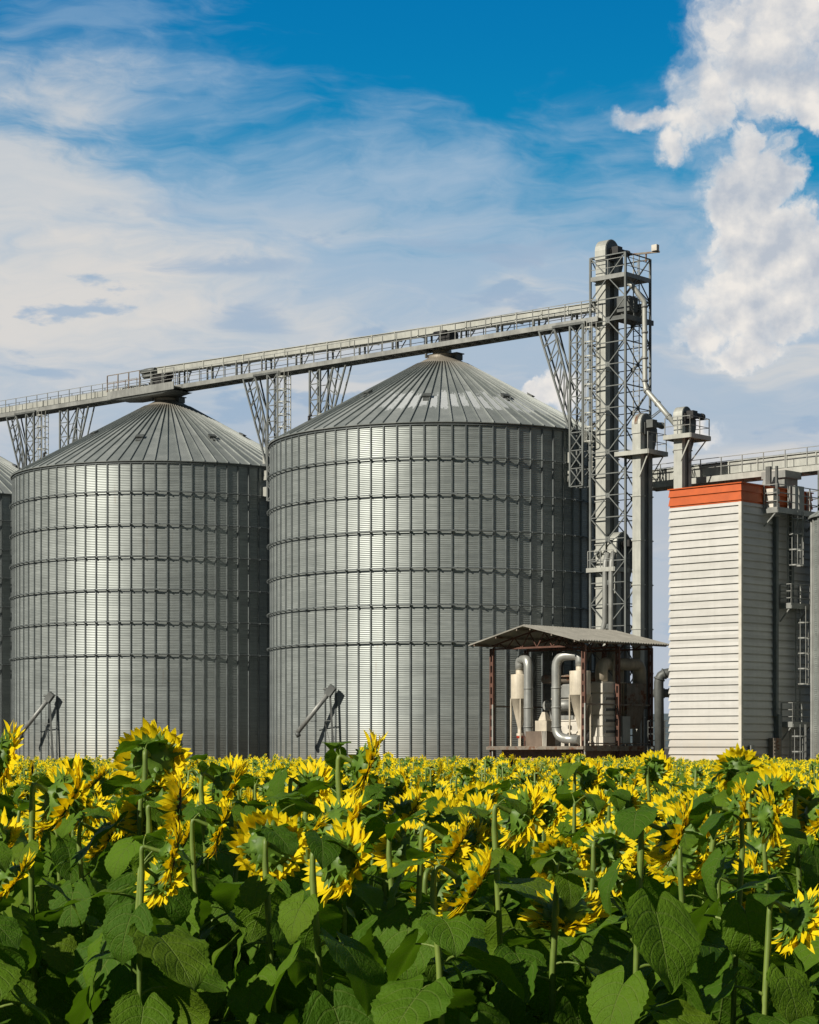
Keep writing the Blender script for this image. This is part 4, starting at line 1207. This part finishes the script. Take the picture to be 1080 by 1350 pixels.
def head_matrix(n, roll):
    z = n.normalized(); x = Vector((0, 0, 1)).cross(z); x = x.normalized() if x.length > .1 else Vector((1, 0, 0)); y = z.cross(x)
    m = Matrix((x, y, z)).transposed().to_4x4()
    return m @ Matrix.Rotation(roll, 4, 'Z')
def radii(path, r0, r1):
    n = len(path); return [r0+(r1-r0)*(i/(n-1)) for i in range(n)][:-3]+[r1*1.0, r1*1.05, r1*1.25]
def leaf_places(rg, zh, nleaf, zlo):
    """height, azimuth, size and tilt of each leaf"""
    out = []; a = rg.uniform(0, 6.28)
    for i in range(nleaf):
        f = i/(nleaf-1); z = zlo+(zh-.14-zlo)*f**.9; a += 2.4+rg.uniform(-.35, .35)
        sc = (1.10-.22*f) if f < .85 else (1.10-.22*f)-(f-.85)*2.0
        sc = max(.44, sc)*rg.uniform(.70, 1.10)
        out.append((z, a, sc, rg.uniform(-.22, .38)+.12*f))
    return out
def at_height(path, z):
    for p, q in zip(path[:-1], path[1:]):
        if p.z <= z <= q.z: return p.lerp(q, (z-p.z)/max(1e-6, q.z-p.z))
    return path[-5]

SUNF = 'sunflowers in the field'
def sunflower(rg, x, y, zh, facing, pitch, label, hs=1.0, nleaf=11, zlo=.45, lean=None):
    lean = lean or (rg.uniform(-.11, .11), rg.uniform(-.09, .09))
    t = thing('sunflower', label, 'sunflower', (x, y, 0), 0, SUNF)
    path, H, n = stem_path(rg, zh, facing, pitch, lean)
    q = Q(); q.tube(path, [r_*(1+.10*math.sin(i*2.1)) for i, r_ in enumerate(radii(path, .0130*hs**.5, .0085*hs))], 8, STEM)
    link('stem', quads_to_mesh('stem', *q.arrays(), PM), t)
    hm = rg.choice(HEADS); M4 = head_matrix(n, rg.uniform(0, 6.28)); s = hs*rg.uniform(.95, 1.0)
    h = link('flower_head', hm[0], t); h.matrix_local = Matrix.Translation(H) @ M4 @ Matrix.Scale(s, 4)
    link('corolla', hm[1], h); link('calyx', hm[2], h)
    for z, a, sc, tl in leaf_places(rg, zh, nleaf, zlo):
        p = at_height(path, z)
        o = link('leaf', rg.choice(LEAVES), t); o.location = p; o.rotation_euler = (-tl, rg.uniform(-.25, .25), a); o.scale = (sc*rg.choice((-1, 1))*1.0, sc, sc)
    for k in range(2):       # small leaves right under the head
        o = link('leaf', rg.choice(LEAVES), t); f = path[-4-k]; o.location = f; s2 = rg.uniform(.34, .55)
        o.rotation_euler = (rg.uniform(-.1, .5), rg.uniform(-.3, .3), rg.uniform(0, 6.28)); o.scale = (s2, s2, s2)
    return t

# ------------------------------------------------------------------ the prominent plants of the front row
def hero(px, py, size, az, pitch, label, hs=1.0, nleaf=11, rg=rg, dd=None):
    D = dd or .265*hs*2800/size
    zh = CAM_H+(985-py)/2800*D; X_ = (px-540)/2800*D
    nh = (math.sin(R(az)), math.cos(R(az)))
    ln = (rg.uniform(-.08, .08), rg.uniform(-.06, .06)); rc = .060+.035*max(0, math.sin(R(pitch)))+.03
    x0, y0 = X_-nh[0]*rc-ln[0], D-nh[1]*rc-ln[1]
    sunflower(rg, x0, y0, zh+.02, R(az), R(pitch), label, hs*.95, nleaf+2, .5, ln)
    return x0, y0
HERO = [
 (200, 1004, 100, 8, 18, 'tallest sunflower seen from behind, its upright green back before the silo under the conveyor motor', 1.05, 11),
 (207, 1066, 96, 30, 34, 'sunflower with orange petals hanging right beneath the tall upright green backed one', 1.0, 11),
 (76, 1052, 108, 58, 26, 'large dark backed sunflower below the slanting pipe of the silo under the motor', 1.1, 12),
 (294, 1036, 84, 62, 30, 'sunflower bowed sideways in the front row beneath the dark gap of the two whole silos', 1.0, 11),
 (478, 1012, 96, 82, 22, 'tallest side facing sunflower, its pale arched neck crossing the foot of the largest silo', 1.05, 10),
 (438, 1086, 112, 62, 44, 'big sunflower with a ragged petal fringe hanging beneath a taller arched neck', 1.1, 12),
 (2, 1002, 96, 70, 16, 'sunflower of which only a wedge of yellow petals enters the photo at its edge', 1.0, 11),
 (518, 1094, 66, 66, 22, 'sunflower in profile just beyond the ragged fringed one, its petals a narrow yellow fan', .95, 11),
 (903, 1108, 92, 48, 12, 'bright yellow sunflower on a curved pale stem below the white clad wall', 1.05, 11),
 (690, 1086, 66, 38, 18, 'sunflower seen from behind with a full yellow ring under the shed corner post', 1.0, 11),
 (757, 1092, 60, 40, 24, 'sunflower with a thin bent neck next below the shed deck', .95, 11),
 (748, 1196, 112, 22, 66, 'deeply nodding sunflower low in the front whose pale neck base is turned to the viewer', 1.05, 11),
 (1012, 1052, 88, 55, 26, 'sunflower hanging from a pale hooked neck below the ladders of the clad tower', 1.05, 11),
 (586, 1172, 92, 40, 55, 'low drooping sunflower wrapped in bright green bracts below the shaded side of the largest silo', 1.0, 11),
 (612, 1112, 80, 62, 40, 'dark backed sunflower with brownish shaded petals in the middle of the front', 1.0, 11),
 (982, 1172, 92, 80, 14, 'sunflower bud of spiky green bracts low down below the clad tower', .95, 11),
 (974, 1024, 66, 15, -18, 'sunflower with petals pointing up like a crown before the clad tower corner', 1.0, 11),
 (1078, 1068, 84, 70, 30, 'sunflower at the photo edge below the narrow silo, half cut off', 1.0, 11),
 (775, 1028, 56, 55, 26, 'sunflower rising out of the crowd straight under the near corner post of the shed', 1.0, 10),
 (862, 1018, 52, 30, 12, 'sunflower with a dark back under the gap of shed and clad tower', 1.0, 10),
]
placed = []
rgh = random.Random(5)
for i, h in enumerate(HERO): placed.append(hero(h[0], h[1], h[2], h[3], h[4], h[5], h[6]*(1.1 if i < 7 else 1.0), h[7], rgh))

# ------------------------------------------------------------------ the crop: individuals near by, one mass beyond
rgc = random.Random(23)
cells = []
y = 6.4
while y < 113:
    sp = .43 if y < 40 else (.52 if y < 70 else .60)
    half = .193*y*1.22+2.2
    x = -half
    while x < half:
        cells.append((x+rgc.uniform(-.16, .16), y+rgc.uniform(-.16, .16))); x += sp
    y += sp
def ok(x, y):
    for hx_, hy_ in placed:
        if (x-hx_)**2+(y-hy_)**2 < .30**2: return False
    # keep the view to the shown heads of the front row fairly free
    if y < 9.5: return rgc.random() < .80
    return True
fore = []
y = 2.6
while y < 6.3:
    x = -4.6
    while x < 3.4:
        px_, py_ = x+rgc.uniform(-.14, .14), y+rgc.uniform(-.14, .14)
        if px_*px_+py_*py_ > 2.2 and rgc.random() < .55: fore.append((px_, py_))
        x += .42
    y += .44
cells = [c for c in cells if ok(*c)]
# the plants stop short of the silo and shed feet
def built(x, y):
    if (Vector((x, y, 0))-SB).length < 14: return True
    l = Matrix.Rotation(-SZ, 3, 'Z') @ (Vector((x, y, 0))-SL)
    if -SWX-1.5 < l.x < 1.5 and -1.5 < l.y: return True
    l = l = Matrix.Rotation(-BZ, 3, 'Z') @ (Vector((x, y, 0))-BL)
    return -BWX-1.5 < l.x < 1.5 and -1.5 < l.y < BWY+2
cells = [c for c in cells if not built(*c)]
def in_frame(x, y): return abs(x)/y < .193*1.03
near = sorted([c for c in cells if in_frame(*c)], key=lambda c: c[1])
NIND = 298-len(HERO)
ind = near[:NIND]; indset = set(ind); YFAR = ind[-1][1]
def pose(rg, y):
    zh = rg.gauss(1.55-.010*(y-7), .10)
    zh = max(1.05, min(1.74, zh))
    az = rg.gauss(56, 27); pitch = rg.gauss(26, 17)
    az = min(86, max(4, az))
    return zh, R(az), R(max(-25, min(65, pitch)))
marks = [(-1, 60, 'the dark cut off silo'), (60, 125, 'the pipe beside the cut off silo'), (125, 175, 'the bright streak on the motor silo'), (175, 250, 'the middle of the motor silo'),
         (250, 310, 'the shaded side of the motor silo'), (310, 360, 'the gap between whole silos'), (360, 400, 'the edge of the largest silo'), (400, 450, 'the pipe of the largest silo'), (450, 530, 'the bright streak on the largest silo'),
         (530, 600, 'the middle of the largest silo'), (600, 648, 'the silo wall just before the shed'), (648, 690, 'the first cyclone in the shed'), (690, 735, 'the hopper between the shed cyclones'), (735, 775, 'the second cyclone in the shed'),
         (775, 825, 'the open side of the shed'), (825, 884, 'the arched duct beside the shed'), (884, 930, 'the outer half of the white wall'), (930, 978, 'the white wall next its corner'), (978, 1030, 'the shaded clad wall'), (1030, 1090, 'the ladders on the clad tower')]
bands = [(7.6, 'first row'), (8.7, 'second row'), (9.9, 'third row'), (11.2, 'fourth row'), (12.6, 'fifth row'), (14.2, 'sixth row'), (99, 'seventh row')]
for (x, y) in ind:
    zh, az, pt = pose(rgc, y)
    px = 540+x/y*2800
    mk = next((m for a, b_, m in marks if a <= px < b_), marks[0][2] if px < 0 else marks[-1][2])
    bd_ = next(n for d_, n in bands if y < d_)
    ad = 'nodding sunflower' if pt > R(34) else ('upright sunflower' if pt < R(6) else 'sunflower')
    ln = 'side on' if az > R(66) else ('back turned' if az < R(30) else 'half turned')
    ht = 'tall ' if zh > 1.57 else ('short ' if zh < 1.4 else '')
    far = y > 11
    sunflower(rgc, x, y, zh, az, pt, f'{ht}{ad} {ln} in {bd_} below {mk}', rgc.uniform(.62, .90) if y > 10 else rgc.uniform(.70, .95), 15 if not far else 13, .45 if not far else .6)

def plant_q(rg, lod, zh):
    q = Q()
    path, H, n = stem_path(rg, zh, R(min(88, max(0, rg.gauss(54, 27)))), R(max(-25, min(60, rg.gauss(24, 18)))), (rg.uniform(-.05, .05), rg.uniform(-.05, .05)))
    ts = path[0::3]+[path[-1]] if lod == 1 else [path[0], path[6], path[10], path[-1]]
    q.tube(ts, .013, 4 if lod == 1 else 3, STEM)
    M4 = Matrix.Translation(H) @ head_matrix(n, rg.uniform(0, 6)) @ Matrix.Scale(rg.uniform(.62, .95) if rg.random() > .08 else .35, 4)
    for part in head_parts(rg, lod):
        base = len(q.v); q.v += [tuple(M4 @ Vector(p)) for p in part.v]
        for i, f in enumerate(part.q): q.quad(tuple(base+k for k in f), part.uv[i], part.m[i])
    pl = leaf_places(rg, zh, 11 if lod == 1 else 8, .6 if lod == 1 else .9)
    for z, a, sc, tl in pl:
        l = leaf_q(rg, ns=2 if lod == 1 else 1, nt_=4 if lod == 1 else 3, petiole=lod == 1, pet_n=3, L=.29 if lod == 1 else .29, W=.25 if lod == 1 else .25)
        p = at_height(path, z)
        Ml = Matrix.Translation(p) @ Matrix.Rotation(a, 4, 'Z') @ Matrix.Rotation(-tl, 4, 'X') @ Matrix.Scale(sc, 4)
        base = len(q.v); q.v += [tuple(Ml @ Vector(v)) for v in l.v]
        for i, f in enumerate(l.q): q.quad(tuple(base+k for k in f), l.uv[i], l.m[i])
    return q.arrays()
rgf = random.Random(3)
T1 = [plant_q(rgf, 1, rgf.gauss(1.44, .09)) for _ in range(16)]
T2 = [plant_q(rgf, 2, rgf.gauss(1.44, .09)) for _ in range(16)]
rest = [c for c in cells if c not in indset]
VV, QQ, UU, MM = [], [], [], []; off = 0
gapn = lambda x, y: math.sin(x*.9+1.3*math.sin(y*.35))*math.sin(y*.55+.8*math.sin(x*.4+2))
rest = fore+[c for c in rest if c[1] < 20 or rgc.random() < .80+.22*gapn(*c)]
rn = np.random.default_rng(4)
for (x, y) in rest:
    V, Qd, UV, Mi = (T1 if y < 42 else T2)[rn.integers(16)]
    a = rn.normal(0, .30); c, s = math.cos(a), math.sin(a); k = rn.uniform(.93, 1.07)
    if y < 6.4:
        free = (CAM_H-.1310*y-.07) if abs(x) < .193*y+.42 else 1.72     # shorter where they would rise into the photo
        k = min(k*1.05, free/float(V[:, 2].max()))
        if k < .45: continue
    Wv = np.empty_like(V); Wv[:, 0] = (V[:, 0]*c-V[:, 1]*s)*k+x; Wv[:, 1] = (V[:, 0]*s+V[:, 1]*c)*k+y; Wv[:, 2] = V[:, 2]*k*(rn.uniform(.90, 1.07)*(1+.05*gapn(x, y)) if y > 6.4 else 1.0)*(1.0 if y < 6.4 else 1.0-.20*min(1, max(0, (y-32)/45)))
    VV.append(Wv); QQ.append(Qd+off); UU.append(UV); MM.append(Mi); off += len(V)
me = quads_to_mesh('sunflower_field', np.concatenate(VV), np.concatenate(QQ), np.concatenate(UU), np.concatenate(MM), PM)
tag(link('sunflower_field', me), 'mass of small yellow sunflowers filling the field back to the silos', 'sunflower field', kind='stuff')
print('cells', len(cells), 'individuals', len(ind), 'yfar', YFAR, 'faces', len(me.polygons))
